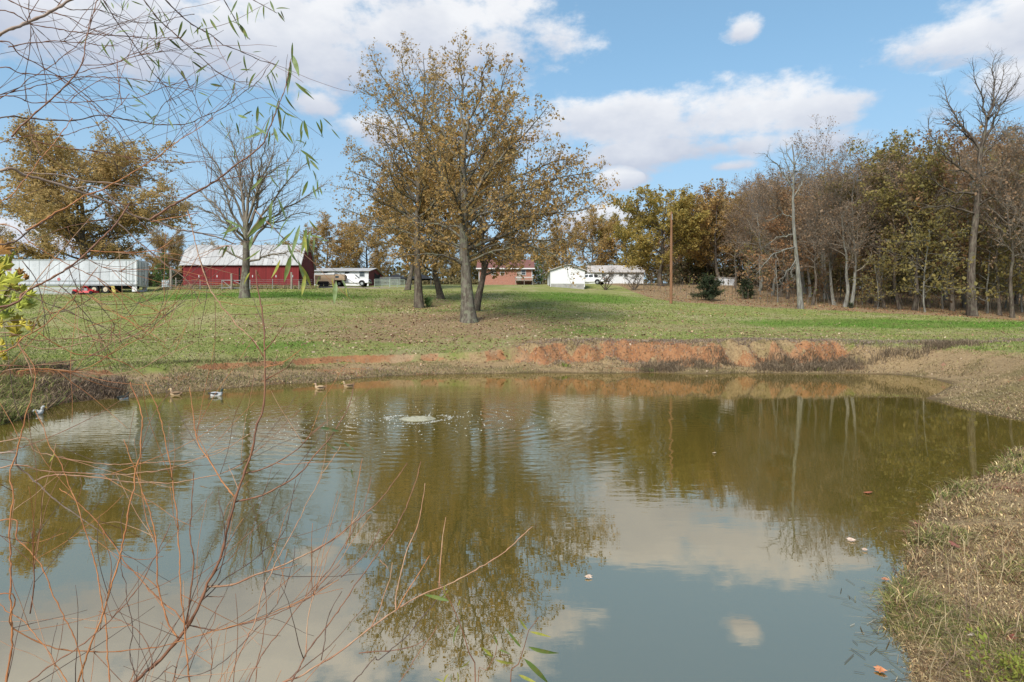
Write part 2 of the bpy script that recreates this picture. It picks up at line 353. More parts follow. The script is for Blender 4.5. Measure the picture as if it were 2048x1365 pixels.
def ground_mat():
    m, t, b = new_mat('ground'); L = t.links.new
    tc = nd(t, 'ShaderNodeTexCoord'); ob = tc.outputs['Object']
    A = {k: nd(t, 'ShaderNodeAttribute', attribute_name=k).outputs['Fac'] for k in ('clay', 'dry', 'litter', 'lush', 'wet', 'gravel')}
    nb = noise(t, ob, 0.28, 5, 0.6).outputs[0]; nm = noise(t, ob, 1.6, 5, 0.65).outputs[0]; nf = noise(t, ob, 9, 4, 0.7).outputs[0]; nff = noise(t, ob, 34, 3, 0.7).outputs[0]
    grass = mixc(t, sstep(t, nm, 0.32, 0.7), (0.185, 0.22, 0.055), (0.275, 0.265, 0.10))
    grass = mixc(t, sstep(t, nb, 0.45, 0.66, 0, 0.75), grass, (0.34, 0.29, 0.155))
    lush = mixc(t, sstep(t, nm, 0.3, 0.7), (0.095, 0.175, 0.026), (0.145, 0.20, 0.04))
    fl = mth(t, 'ADD', A['lush'], mth(t, 'MULTIPLY', mth(t, 'SUBTRACT', nm, 0.5), 0.9))
    c = mixc(t, sstep(t, fl, 0.25, 0.7), grass, lush)
    straw = mixc(t, sstep(t, nf, 0.3, 0.7), (0.40, 0.29, 0.155), (0.26, 0.175, 0.095))
    straw = mixc(t, sstep(t, nb, 0.5, 0.62, 0, 0.5), straw, (0.13, 0.125, 0.04))
    fd = mth(t, 'ADD', A['dry'], mth(t, 'MULTIPLY', mth(t, 'SUBTRACT', nm, 0.5), 1.1))
    c = mixc(t, sstep(t, fd, 0.3, 0.75), c, straw)
    leaf = mixc(t, sstep(t, nf, 0.35, 0.68), (0.38, 0.255, 0.155), (0.25, 0.155, 0.095))
    vo = nd(t, 'ShaderNodeTexVoronoi'); vo.inputs['Scale'].default_value = 7; L(ob, vo.inputs['Vector'])
    leaf = mixc(t, 0.35, leaf, mixc(t, sstep(t, vo.outputs['Distance'], .1, .5), (0.42, 0.28, 0.17), (0.14, 0.09, 0.055)))
    fl2 = mth(t, 'ADD', A['litter'], mth(t, 'ADD', mth(t, 'MULTIPLY', mth(t, 'SUBTRACT', nf, 0.5), 1.3), mth(t, 'MULTIPLY', mth(t, 'SUBTRACT', nm, 0.5), 1.2)))
    c = mixc(t, sstep(t, fl2, 0.48, 0.85, 0, 0.85), c, leaf)
    cl = mixc(t, sstep(t, nm, 0.3, 0.7), (0.40, 0.205, 0.10), (0.32, 0.15, 0.072))
    cl = mixc(t, sstep(t, nb, 0.52, 0.64), cl, (0.44, 0.30, 0.175))
    cl = mixc(t, sstep(t, nf, 0.5, 0.72, 0, 0.7), cl, (0.15, 0.075, 0.04))
    cl = mixc(t, sstep(t, noise(t, vmt(t, 'MULTIPLY', ob, (1.0, 1.0, .35)).outputs[0], 3.1, 4, .7).outputs[0], .55, .68, 0, .75), cl, (0.30, 0.22, 0.13))
    fc = mth(t, 'ADD', A['clay'], mth(t, 'MULTIPLY', mth(t, 'SUBTRACT', nf, 0.5), 0.9))
    c = mixc(t, sstep(t, fc, 0.42, 0.66), c, cl)
    gr = mth(t, 'ADD', A['gravel'], mth(t, 'MULTIPLY', mth(t, 'SUBTRACT', nm, 0.5), .8))
    c = mixc(t, sstep(t, gr, 0.5, 0.8), c, (0.27, 0.23, 0.19))
    c = mixc(t, mth(t, 'MULTIPLY', A['wet'], 0.65), c, (0.07, 0.047, 0.024))
    c = mixc(t, sstep(t, nff, 0.42, 0.75, 0.0, 0.32), c, mixc(t, 1.0, c, (0.35, 0.35, 0.35), 'MULTIPLY'))
    L(c, b.inputs['Base Color']); b.inputs['Roughness'].default_value = 0.95; b.inputs['Specular IOR Level'].default_value = 0.1
    bp = nd(t, 'ShaderNodeBump'); bp.inputs['Strength'].default_value = 0.9; bp.inputs['Distance'].default_value = 0.08
    hgt = mth(t, 'ADD', nf, mth(t, 'MULTIPLY', nff, 0.6)); L(hgt, bp.inputs['Height']); L(bp.outputs[0], b.inputs['Normal'])
    return m
me = np_mesh('ground', np.stack([xs, ys, zs], 1), quads, None, dict(clay=clay, dry=dry, litter=litter, lush=lush, wet=wet, gravel=gravel), True)
me.materials.append(ground_mat())
tag(link(bpy.data.objects.new('ground', me)), kind='structure')
MASK = dict(litter=litter.reshape(ny, nx), lush=lush.reshape(ny, nx), dry=dry.reshape(ny, nx), clay=clay.reshape(ny, nx), d=dS.reshape(ny, nx), z=Zg)
def samp(k, x, y):
    """bilinear look-up in the terrain grid"""
    i = np.clip(np.searchsorted(gx, x) - 1, 0, nx - 2); j = np.clip(np.searchsorted(gy, y) - 1, 0, ny - 2)
    fx = (x - gx[i]) / (gx[i + 1] - gx[i]); fy = (y - gy[j]) / (gy[j + 1] - gy[j]); M = MASK[k]
    return (M[j, i] * (1 - fx) + M[j, i + 1] * fx) * (1 - fy) + (M[j + 1, i] * (1 - fx) + M[j + 1, i + 1] * fx) * fy
# ------------------------------------------------------------------ pond water
AER = sh(835, 838)
def water_mat():
    m, t, b = new_mat('pond_water'); L = t.links.new
    tc = nd(t, 'ShaderNodeTexCoord'); ob = tc.outputs['Object']
    sp = nd(t, 'ShaderNodeSeparateXYZ'); L(ob, sp.inputs[0])
    rel = vmt(t, 'SUBTRACT', ob, (AER[0], AER[1], 0)).outputs[0]
    r = vmt(t, 'LENGTH', rel).outputs['Value']
    warp = noise(t, ob, 0.8, 2).outputs[0]
    ph = mth(t, 'ADD', mth(t, 'MULTIPLY', r, 17.0), mth(t, 'MULTIPLY', warp, 9.0))
    ring = mth(t, 'MULTIPLY', mth(t, 'SINE', ph), sstep(t, r, 0.3, 11.0, 1.0, 0.0))
    w1 = noise(t, vmt(t, 'MULTIPLY', ob, (0.8, 2.2, 1)).outputs[0], 3.2, 3, 0.5).outputs[0]
    w2 = noise(t, vmt(t, 'MULTIPLY', ob, (0.5, 1.2, 1)).outputs[0], 0.9, 2, 0.5).outputs[0]
    patch = sstep(t, noise(t, ob, 0.16, 2).outputs[0], 0.38, 0.62, 0.35, 1.0)
    amp = mth(t, 'MULTIPLY', sstep(t, r, 3.0, 11.0, 1.0, 0.07), patch)
    h = mth(t, 'ADD', mth(t, 'MULTIPLY', ring, 0.0011), mth(t, 'ADD', mth(t, 'MULTIPLY', mth(t, 'MULTIPLY', w1, amp), 0.007), mth(t, 'MULTIPLY', mth(t, 'MULTIPLY', w2, amp), 0.010)))
    bp = nd(t, 'ShaderNodeBump'); bp.inputs['Strength'].default_value = 1.0; bp.inputs['Distance'].default_value = 1.0
    L(h, bp.inputs['Height']); L(bp.outputs[0], b.inputs['Normal'])
    c = mixc(t, sstep(t, noise(t, ob, 0.25, 3).outputs[0], 0.35, 0.7), (0.105, 0.080, 0.016), (0.092, 0.074, 0.015))
    L(c, b.inputs['Base Color']); b.inputs['Roughness'].default_value = 0.008; b.inputs['IOR'].default_value = 4.6; b.inputs['Specular Tint'].default_value = (1.0, 0.92, 0.80, 1)
    b.inputs['Specular IOR Level'].default_value = 0.5
    return m
wx0, wx1, wy0, wy1 = -24, 26, 0.5, 36
nX, nY = 60, 50
wxs, wys = np.meshgrid(np.linspace(wx0, wx1, nX), np.linspace(wy0, wy1, nY))
ii = (np.arange(nY - 1)[:, None] * nX + np.arange(nX - 1)[None, :]).ravel()
me = np_mesh('pond_water', np.stack([wxs.ravel(), wys.ravel(), 0 * wxs.ravel()], 1), np.stack([ii, ii + 1, ii + nX + 1, ii + nX], 1), None, None, True)
me.materials.append(water_mat())
tag(link(bpy.data.objects.new('pond_water', me)), kind='structure')
# ------------------------------------------------------------------ trees
def bark_mat(name, c1, c2, lichen=0.0, scale=6):
    m, t, b = new_mat(name); L = t.links.new
    tc = nd(t, 'ShaderNodeTexCoord'); ob = tc.outputs['Object']
    v = vmt(t, 'MULTIPLY', ob, (1, 1, 0.22)).outputs[0]
    n1 = noise(t, v, scale, 5, 0.65).outputs[0]
    c = mixc(t, sstep(t, n1, 0.38, 0.66), c1, c2)
    if lichen:
        n2 = noise(t, ob, 2.6, 5, 0.7).outputs[0]
        c = mixc(t, sstep(t, n2, 0.50, 0.60, 0, lichen), c, (0.20, 0.21, 0.14))
    L(c, b.inputs['Base Color']); b.inputs['Roughness'].default_value = 0.95; b.inputs['Specular IOR Level'].default_value = 0.1
    bp = nd(t, 'ShaderNodeBump'); bp.inputs['Strength'].default_value = 0.8; bp.inputs['Distance'].default_value = 0.06
    L(n1, bp.inputs['Height']); L(bp.outputs[0], b.inputs['Normal'])
    return m
def leaf_mat(name, cols, trans=0.45):
    m, t, b = new_mat(name); L = t.links.new
    a = nd(t, 'ShaderNodeAttribute', attribute_name='rnd')
    cr = nd(t, 'ShaderNodeValToRGB'); cr.color_ramp.interpolation = 'LINEAR'
    e = cr.color_ramp.elements
    while len(e) < len(cols): e.new(0.5)
    for i, c in enumerate(cols): e[i].position = i / (len(cols) - 1); e[i].color = tuple(c) + (1,)
    L(a.outputs['Fac'], cr.inputs[0]); L(cr.outputs[0], b.inputs['Base Color'])
    b.inputs['Roughness'].default_value = 0.7; b.inputs['Specular IOR Level'].default_value = 0.2
    tr = nd(t, 'ShaderNodeBsdfTranslucent'); L(cr.outputs[0], tr.inputs[0]); mx = nd(t, 'ShaderNodeMixShader'); mx.inputs[0].default_value = trans
    L(b.outputs[0], mx.inputs[1]); L(tr.outputs[0], mx.inputs[2]); L(mx.outputs[0], t.nodes['Material Output'].inputs[0])
    return m
BK_OAK = bark_mat('oak_bark', (0.085, 0.070, 0.055), (0.18, 0.16, 0.13), 0.7)
BK_DARK = bark_mat('dark_bark', (0.061, 0.047, 0.038), (0.149, 0.121, 0.095), 0.25)
BK_GREY = bark_mat('grey_bark', (0.13, 0.12, 0.105), (0.26, 0.25, 0.22), 0.4)
BK_TWIG = bark_mat('twig_bark', (0.155, 0.128, 0.101), (0.270, 0.230, 0.189), 0.2)
LF_OAK = leaf_mat('oak_leaves', [(0.26, 0.19, 0.075), (0.45, 0.28, 0.105), (0.38, 0.28, 0.11), (0.54, 0.32, 0.11), (0.60, 0.42, 0.20)])
LF_RUST = leaf_mat('rust_leaves', [(0.24, 0.13, 0.07), (0.36, 0.19, 0.09), (0.32, 0.22, 0.12), (0.42, 0.23, 0.11)])
LF_TAN = leaf_mat('tan_leaves', [(0.34, 0.24, 0.10), (0.50, 0.34, 0.14), (0.44, 0.33, 0.13), (0.60, 0.40, 0.16)])
LF_GOLD = leaf_mat('gold_leaves', [(0.22, 0.20, 0.06), (0.38, 0.30, 0.08), (0.46, 0.32, 0.09), (0.30, 0.26, 0.08), (0.52, 0.38, 0.13)])
LF_GREEN = leaf_mat('green_leaves', [(0.17, 0.165, 0.06), (0.26, 0.225, 0.08), (0.34, 0.26, 0.09), (0.22, 0.20, 0.07), (0.40, 0.28, 0.10)])
LF_GRYB = leaf_mat('sparse_leaves', [(0.29, 0.20, 0.13), (0.38, 0.25, 0.15), (0.31, 0.23, 0.16)])
LF_CEDAR = leaf_mat('cedar_needles', [(0.014, 0.022, 0.010), (0.03, 0.045, 0.018), (0.05, 0.06, 0.025)], 0.1)
LF_EVER = leaf_mat('evergreen_leaves', [(0.053, 0.105, 0.031), (0.096, 0.176, 0.053), (0.157, 0.229, 0.061)], 0.2)

def resample(poly, n):
    p = np.asarray(poly, float)
    if len(p) > 2:      # Catmull-Rom
        q = np.concatenate([[2 * p[0] - p[1]], p, [2 * p[-1] - p[-2]]]); out = []
        for i in range(1, len(q) - 2):
            t = np.linspace(0, 1, 8, endpoint=False)[:, None]
            a, b, c, d = q[i - 1], q[i], q[i + 1], q[i + 2]
            out.append(0.5 * ((2 * b) + (c - a) * t + (2 * a - 5 * b + 4 * c - d) * t ** 2 + (3 * b - a - 3 * c + d) * t ** 3))
        p = np.concatenate(out + [p[-1:]])
    s = np.concatenate([[0], np.cumsum(np.linalg.norm(np.diff(p, axis=0), axis=1))]); u = np.linspace(0, s[-1], n)
    return np.stack([np.interp(u, s, p[:, k]) for k in range(3)], 1)
def nrm(v): return v / (np.linalg.norm(v, axis=-1, keepdims=True) + 1e-9)
class Tree:
    """levels of branches, each level grown at once; explicit trunks and limbs first"""
    def __init__(s, seed): s.rng = np.random.default_rng(seed); s.lv = []; s.sides = []; s.leafV = []; s.leafR = []
    def explicit(s, polys, r0s, r1s, n=12, sides=8, flare=0.0, jitter=0.0):
        pts = np.stack([resample(p, n) for p in polys]); t = np.linspace(0, 1, n)[None, :]
        r0 = np.asarray(r0s, float)[:, None]; r1 = np.asarray(r1s, float)[:, None]
        rad = r0 + (r1 - r0) * t ** 0.9
        if flare: rad = rad * (1 + flare * np.exp(-t * n * 0.55))
        if jitter: pts[:, 1:] += s.rng.normal(0, jitter, pts[:, 1:].shape)
        s.lv.append((pts, rad)); s.sides.append(sides); return s
    def grow(s, src, per_m, t0, t1, ang, ratio, nseg, wig, up, rr=0.55, rmin=0.006, sides=4, lo=0.25, hi=1e9, shape=None, flat=0.0, minlen=0.1):
        rng = s.rng
        for_p, for_r = zip(*[s.lv[i] for i in src]) if len(src) else ([], [])
        Ps, Ds, Ls, Rs = [], [], [], []
        for pts, rad in zip(for_p, for_r):
            N, S, _ = pts.shape
            ln = np.linalg.norm(np.diff(pts, axis=1), axis=2).sum(1)
            cnt = np.maximum(1, np.round(ln * per_m * rng.uniform(0.8, 1.2, N))).astype(int)
            b = np.repeat(np.arange(N), cnt); k = np.concatenate([np.arange(c) for c in cnt]); c_ = cnt[b]
            t = t0 + (t1 - t0) * (k + rng.uniform(0.1, 0.9, len(b))) / c_
            f = t * (S - 1); i = np.clip(f.astype(int), 0, S - 2); fr = (f - i)[:, None]
            p = pts[b, i] * (1 - fr) + pts[b, i + 1] * fr; tan = nrm(pts[b, i + 1] - pts[b, i]); r = rad[b, i] * (1 - fr[:, 0]) + rad[b, i + 1] * fr[:, 0]
            az = k * 2.39996 + rng.uniform(0, 6.28, N)[b] + rng.normal(0, 0.5, len(b))
            ref = np.where(np.abs(tan[:, 2:3]) > 0.9, np.array([[1., 0, 0]]), np.array([[0, 0, 1.]]))
            u = nrm(np.cross(tan, ref)); v = np.cross(tan, u)
            perp = np.cos(az)[:, None] * u + np.sin(az)[:, None] * v
            if flat: perp = nrm(perp * np.array([1, 1, 1 - flat]))
            an = np.radians(ang) * rng.uniform(0.75, 1.25, len(b))
            d = nrm(tan * np.cos(an)[:, None] + perp * np.sin(an)[:, None])
            sh_ = shape(t) if shape else (1.05 - 0.55 * t)
            L = np.clip(ln[b] * ratio * sh_ * rng.uniform(0.7, 1.25, len(b)), lo, hi)
            keep = L > minlen
            Ps.append(p[keep]); Ds.append(d[keep]); Ls.append(L[keep]); Rs.append(np.maximum(np.minimum(r * rr, L * 0.03), rmin)[keep])
        p = np.concatenate(Ps); d = np.concatenate(Ds); L = np.concatenate(Ls); r = np.concatenate(Rs); N = len(p)
        pts = np.zeros((N, nseg + 1, 3)); pts[:, 0] = p; st = (L / nseg)[:, None]
        for q in range(nseg):
            d = nrm(d + rng.normal(0, wig, (N, 3)) + np.array([0, 0, up])); pts[:, q + 1] = pts[:, q] + d * st
        t = np.linspace(0, 1, nseg + 1)[None, :]
        s.lv.append((pts, np.maximum(r[:, None] * (1 - 0.75 * t), rmin * 0.6))); s.sides.append(sides); return s
    def leaves(s, src, per_m, size, t0=0.25, spread=0.15, hang=0.0, aspect=0.55, keep=None, sizevar=0.35):
        rng = s.rng
        for i in src:
            pts, _ = s.lv[i]; N, S, _ = pts.shape
            ln = np.linalg.norm(np.diff(pts, axis=1), axis=2).sum(1)
            cnt = rng.poisson(ln * per_m); b = np.repeat(np.arange(N), cnt)
            t = rng.uniform(t0, 1, len(b)); f = t * (S - 1); k = np.clip(f.astype(int), 0, S - 2); fr = (f - k)[:, None]
            p = pts[b, k] * (1 - fr) + pts[b, k + 1] * fr + rng.normal(0, spread, (len(b), 3))
            if keep is not None:
                m = keep(p, rng); p = p[m]; b = b[m]
            n = len(p); d = nrm(rng.normal(0, 1, (n, 3)) + np.array([0, 0, -hang])); e = nrm(np.cross(d, rng.normal(0, 1, (n, 3)))); nn = np.cross(d, e)
            sz = size * np.exp(rng.normal(0, sizevar, n))[:, None]
            V = np.stack([p, p + d * sz * .5 + e * sz * aspect * .5 + nn * sz * .1, p + d * sz, p + d * sz * .5 - e * sz * aspect * .5 + nn * sz * .1], 1)
            # colour varies by clump as well as by leaf
            cl = (vnoise(p[:, 0] * 0.9 + 50, p[:, 2] * 0.9 + 31, 5) + vnoise(p[:, 1] * 0.9 + 20, p[:, 2] * 0.9 + 7, 8)) / 2
            s.leafV.append(V.reshape(-1, 3)); s.leafR.append(np.repeat(np.clip(0.55 * rng.random(n) + 0.9 * (cl - 0.5) + 0.22, 0, 1), 4))
        return s
    def build(s, name, label, cat, loc, bark, leafm, group=None, ntrunk=1, rz=0, scale=1, twigm=None, branch_name='branches'):
        root = thing(name, label, cat, loc, rz, group); root.scale = (scale,) * 3
        def wood(nm, rng_, mat):
            Vs, Qs, n = [], [], 0
            for i in rng_:
                V, Q, _ = tube_np(s.lv[i][0], s.lv[i][1], s.sides[i]); Vs.append(V); Qs.append(Q + n); n += len(V)
            me = np_mesh(nm, np.concatenate(Vs), np.concatenate(Qs), None, None, True); me.materials.append(mat)
            return link(bpy.data.objects.new(nm, me), root)
        wood('trunk', range(ntrunk), bark)
        o = wood(branch_name, range(ntrunk, len(s.lv)), twigm or bark); o['kind'] = 'stuff'
        if s.leafV:
            V = np.concatenate(s.leafV); me = np_mesh('foliage', V, np.arange(len(V)).reshape(-1, 4), None, {'rnd': np.concatenate(s.leafR)}); me.materials.append(leafm)
            o = link(bpy.data.objects.new('foliage', me), root); o['kind'] = 'stuff'
        s.lv = s.lv; return root
def place(proto, px, D, label, group, scale=1.0, rz=None, used=set(), wid=None, dz=0.0):
    o = proto if proto.name not in used else copy_tree(proto); used.add(proto.name)
    x = (px - CX) / F * D; o.location = (x, D, gz(x, D) - 0.05 + dz); o.rotation_euler = (0, 0, random.uniform(0, 6.28) if rz is None else rz)
    w = wid or scale; o.scale = (w, w, scale)
    o['label'] = label; o['group'] = group
    return o
random.seed(7)
# ---- the great oak above the pond
def px_polys(base, D, conv, lines, dep):
    """limbs traced in the photograph, in the tree's own upright plane plus a depth sweep"""
    out = []
    for L, (d0, d1) in zip(lines, dep):
        n = len(L); out.append([P(*conv(x, y), D + d0 + (d1 - d0) * i / (n - 1)) - base for i, (x, y) in enumerate(L)])
    return out
Z4 = lambda x, y: (680 + x * .4396, 60 + y * .4396)
def make_oak():
    D = 46; bx = (937 - CX) / F * D; base = np.array((bx, D, gz(bx, D) - 0.1))
    t = Tree(11)
    trunk = px_polys(base, D, Z4, [[(588, 1356), (585, 1322), (580, 1240), (574, 1120), (566, 1000), (564, 880), (565, 760), (560, 640), (563, 520), (570, 470)]], [(0, 0)])
    t.explicit(trunk, [0.44], [0.16], 18, 12, flare=0.75, jitter=0.012)
    lines = [[(568, 490), (548, 380), (560, 260), (540, 150), (545, 70)], [(570, 480), (600, 380), (640, 300), (650, 200), (680, 120)],
             [(564, 820), (640, 700), (740, 570), (820, 490), (890, 420), (940, 360)], [(600, 760), (740, 690), (880, 640), (1000, 590), (1100, 600)],
             [(566, 1000), (700, 950), (850, 890), (950, 830), (1060, 770), (1150, 720)], [(570, 1060), (690, 1010), (850, 985), (990, 1030), (1080, 1080)],
             [(572, 1080), (480, 1030), (380, 1015), (250, 1040)], [(564, 950), (470, 890), (350, 880), (220, 900)],
             [(564, 780), (480, 700), (430, 600), (390, 480), (330, 390), (250, 320)], [(563, 600), (500, 540), (450, 420), (420, 300), (440, 200)],
             [(563, 700), (640, 600), (700, 470), (760, 380), (800, 290)], [(566, 900), (620, 850), (690, 830), (780, 800), (850, 700)],
             [(566, 900), (540, 800), (500, 700), (470, 560)], [(566, 980), (600, 900), (640, 860), (700, 760)], [(570, 1040), (600, 1000), (700, 1040), (800, 1080)],
             [(568, 640), (600, 540), (640, 420), (720, 330), (740, 220), (770, 160)], [(564, 850), (650, 830), (780, 760), (900, 760), (1010, 690)], [(566, 1020), (500, 970), (420, 960), (330, 960)], [(570, 1040), (700, 980), (860, 960), (1000, 960), (1120, 990)], [(566, 940), (720, 880), (900, 840), (1080, 820), (1180, 790)], [(566, 860), (700, 780), (860, 720), (1020, 670), (1160, 640)]]
    dep = [(0, 1.5), (0, -1), (0, -2), (-.3, 1.5), (0, 1), (0, -3.5), (0, -3), (0, 2), (0, -1.5), (0, 2), (0, 3.5), (0, -5.5), (0, -5), (0, 5.5), (0, 4.5), (0, -2), (0, 4), (0, 4), (0, 1.5), (0, -2), (0, 1)]
    lim = px_polys(base, D, Z4, lines, dep)
    t.explicit(lim, [.12, .10, .14, .09, .13, .09, .10, .10, .12, .10, .10, .09, .09, .09, .08, .08, .08, .08, .09, .11, .11], [.025] * len(lim), 12, 6, jitter=0.05)
    t.grow([0], 1.2, 0.33, 0.95, 70, 0.30, 8, 0.14, 0.02, hi=6.5, lo=2, sides=5, rmin=0.02)
    t.grow([1, 2], 1.5, 0.2, 1.0, 48, 0.38, 6, 0.16, 0.06, hi=3.4, lo=0.8, sides=4, rmin=0.012)
    t.grow([1, 2, 3], 2.2, 0.3, 1.0, 45, 0.42, 4, 0.2, 0.02, hi=1.3, lo=0.35, sides=3, rmin=0.008)
    t.grow([4], 1.6, 0.2, 1.0, 45, 0.5, 3, 0.22, 0.0, hi=.6, lo=0.2, sides=3, rmin=0.006)
    t.leaves([4, 5], 7.6, 0.16, 0.2, 0.09, hang=0.5, aspect=.62)
    return t.build('oak_tree', 'tall oak with lichened grey trunk and thin brown leaves on the leaf-strewn bank', 'tree', tuple(base), BK_OAK, LF_OAK, twigm=BK_OAK)
make_oak()
def make_oak2():
    D = 60; bx = (838 - CX) / F * D; base = np.array((bx, D, gz(bx, D) - 0.1)); t = Tree(12)
    trunk = px_polys(base, D, Z4, [[(361, 1286), (360, 1262), (356, 1180), (354, 1090), (350, 980), (350, 860), (356, 740), (360, 600), (366, 480), (380, 350), (386, 230), (376, 110)]], [(0, 0)])
    t.explicit(trunk, [0.35], [0.02], 20, 9, flare=0.6, jitter=0.015)
    lines = [[(356, 720), (300, 560), (230, 400), (170, 310), (110, 275)], [(352, 880), (240, 760), (130, 680), (40, 640)], [(350, 960), (220, 880), (90, 840), (5, 810)], [(356, 700), (430, 590), (480, 480), (500, 380)],
             [(360, 560), (300, 420), (230, 270), (160, 170), (140, 120)], [(366, 480), (420, 380), (430, 260), (440, 180)], [(360, 620), (280, 500), (180, 440), (110, 430)], [(352, 900), (430, 820), (480, 700), (520, 620)],
             [(350, 1000), (260, 980), (160, 960), (60, 960)], [(352, 840), (380, 740), (400, 640), (440, 520)], [(370, 440), (330, 300), (290, 200), (270, 90)], [(350, 980), (420, 930), (480, 900), (560, 880)], [(352, 800), (270, 700), (160, 600), (80, 560)], [(352, 940), (240, 900), (120, 900), (20, 930)], [(352, 860), (220, 800), (90, 740), (0, 715)], [(356, 780), (240, 660), (130, 590), (50, 540)]]
    dep = [(0, 1), (0, -1.5), (0, 2), (0, -2), (0, 1), (0, 1), (0, -3), (0, 3), (0, -2), (0, -5), (0, -1), (0, 3), (0, 3), (0, -1), (0, 1), (0, -1)]
    t.explicit(px_polys(base, D, Z4, lines, dep), [.10, .12, .11, .10, .09, .07, .08, .10, .09, .09, .07, .09, .09, .09, .10, .09], [.025] * 16, 12, 6, jitter=0.06)
    t.grow([0], 1.2, 0.3, 1.0, 60, 0.28, 8, 0.14, 0.02, hi=6.5, lo=2, sides=5, rmin=0.02)
    t.grow([1, 2], 1.35, 0.25, 1.0, 50, 0.35, 6, 0.15, 0.05, hi=3.4, lo=0.8, sides=4, rmin=0.013)
    t.grow([1, 2, 3], 2.1, 0.25, 1.0, 45, 0.42, 4, 0.2, 0.02, hi=1.4, lo=0.35, sides=3, rmin=0.009)
    t.grow([4], 1.5, 0.2, 1.0, 45, 0.5, 3, 0.22, 0.0, hi=.6, lo=0.2, sides=3, rmin=0.006)
    t.leaves([4, 5], 7.2, 0.165, 0.2, 0.10, hang=0.4, aspect=.62)
    return t.build('oak_tree', 'slimmer oak with straight dark trunk beside a small green bush', 'tree', tuple(base), BK_DARK, LF_OAK, twigm=BK_OAK)
make_oak2()
def auto_tree(seed, H, crown0, spread, name, label, bark, leafm, r0=0.25, limb_pm=1.3, limb_ang=55, up=0.06, leaf=None, n3=2.2, n4=None, wig=0.13, shape='oval', lean=0.0, limb_up=0.05, twigm=None, rmin=0.012, n2=1.3, top=0.98, spread2=0.42, cat='tree', group=None, hang=0.3):
    t = Tree(seed); rng = t.rng
    z = np.linspace(0, H, 9); off = np.cumsum(rng.normal(0, 0.012 * H, (9, 2)), 0); off[0] = 0; off[:, 0] += lean * z
    t.explicit([np.stack([off[:, 0], off[:, 1], z], 1)], [r0], [0.03], 18, 8, flare=0.35)
    def shp(tt):
        u = np.clip((tt - crown0) / (1 - crown0), 0, 1)
        if shape == 'oval': return 0.35 + 0.75 * np.sin(PI * (0.12 + 0.80 * u)) ** 0.8
        if shape == 'cone': return 1.1 - 0.95 * u
        if shape == 'vase': return 0.55 + 0.45 * np.sin(PI * (0.1 + 0.6 * u))
        return 1.0 - 0.5 * u
    t.grow([0], limb_pm, crown0, top, limb_ang, spread / H, 9, wig, limb_up, rr=0.5, hi=spread * 1.3, lo=0.5, sides=5, shape=shp, rmin=rmin * 1.5)
    t.grow([1], n2, 0.2, 1.0, 46, spread2, 6, 0.17, up, hi=3.5, lo=0.6, sides=4, rmin=rmin)
    t.grow([1, 2], n3, 0.25, 1.0, 45, 0.42, 4, 0.2, up * .6, hi=1.5, lo=0.3, sides=3, rmin=rmin * .75)
    src = [2, 3]
    if n4: t.grow([3], n4, 0.2, 1.0, 45, 0.5, 3, 0.2, 0.0, hi=.6, lo=0.2, sides=3, rmin=rmin * .6); src = [3, 4]
    if leaf: t.leaves(src, leaf[0], leaf[1], 0.2, leaf[2] if len(leaf) > 2 else 0.12, hang=hang, aspect=.65)
    return t.build(name, label, cat, (0, 0, -50), bark, leafm, group, twigm=twigm)
# ---- grey, nearly bare tree in front of the barn
def make_bare_lawn():
    D = 58; bx = (488 - CX) / F * D; base = np.array((bx, D, gz(bx, D) - 0.1)); t = Tree(14)
    Z = lambda x, y: (360 + x * .3077, 200 + y * .3077)
    t.explicit(px_polys(base, D, Z, [[(420, 1300), (422, 1200), (428, 1080), (432, 980), (430, 880), (428, 800)]], [(0, 0)]), [0.38], [0.26], 12, 10, flare=0.5, jitter=.01)
    lines = [[(430, 830), (405, 650), (385, 480), (360, 330), (300, 180)], [(430, 820), (440, 650), (470, 500), (460, 340), (500, 180)], [(432, 860), (500, 680), (530, 520), (590, 380), (620, 250)],
             [(432, 900), (560, 720), (680, 560), (760, 470), (850, 400)], [(435, 980), (560, 800), (700, 700), (830, 620), (960, 540)], [(440, 1050), (560, 1020), (700, 990), (800, 980)],
             [(425, 880), (350, 760), (290, 600), (220, 470), (150, 400)], [(425, 900), (300, 780), (200, 660), (100, 580), (20, 520)], [(420, 960), (370, 880), (250, 760), (120, 700), (20, 680)],
             [(420, 1040), (330, 1000), (230, 950), (120, 920)], [(428, 820), (350, 640), (270, 480), (170, 330), (90, 240)], [(430, 820), (400, 600), (400, 450), (420, 300), (400, 200)],
             [(430, 840), (480, 640), (560, 500), (680, 400), (760, 300)], [(430, 900), (520, 830), (640, 790), (780, 740), (900, 740)], [(425, 920), (380, 860), (330, 840), (220, 820)], [(430, 820), (500, 600), (520, 450), (560, 320), (560, 220)]]
    dep = [(0, 1), (0, -1), (0, 2), (0, -1.5), (0, 1.5), (0, -1), (0, -2), (0, 1.5), (0, -2), (0, 1), (0, 2), (0, 4), (0, -4), (0, 3.5), (0, -4), (0, -4.5)]
    t.explicit(px_polys(base, D, Z, lines, dep), [.17, .17, .16, .15, .15, .11, .14, .13, .13, .10, .13, .12, .12, .12, .1, .12], [.02] * 16, 12, 6, jitter=0.06)
    t.grow([1], 2.0, 0.2, 1.0, 36, 0.34, 6, 0.11, 0.03, hi=2.6, lo=0.7, sides=4, rmin=0.011)
    t.grow([1, 2], 3.0, 0.2, 1.0, 38, 0.42, 4, 0.14, 0.02, hi=1.1, lo=0.3, sides=3, rmin=0.008)
    t.leaves([3], 0.9, 0.11, 0.5, 0.05, hang=.3)
    return t.build('ornamental_tree', 'nearly bare grey tree with low wide fork on green grass before the barn', 'tree', tuple(base), BK_OAK, LF_GRYB, twigm=BK_TWIG)
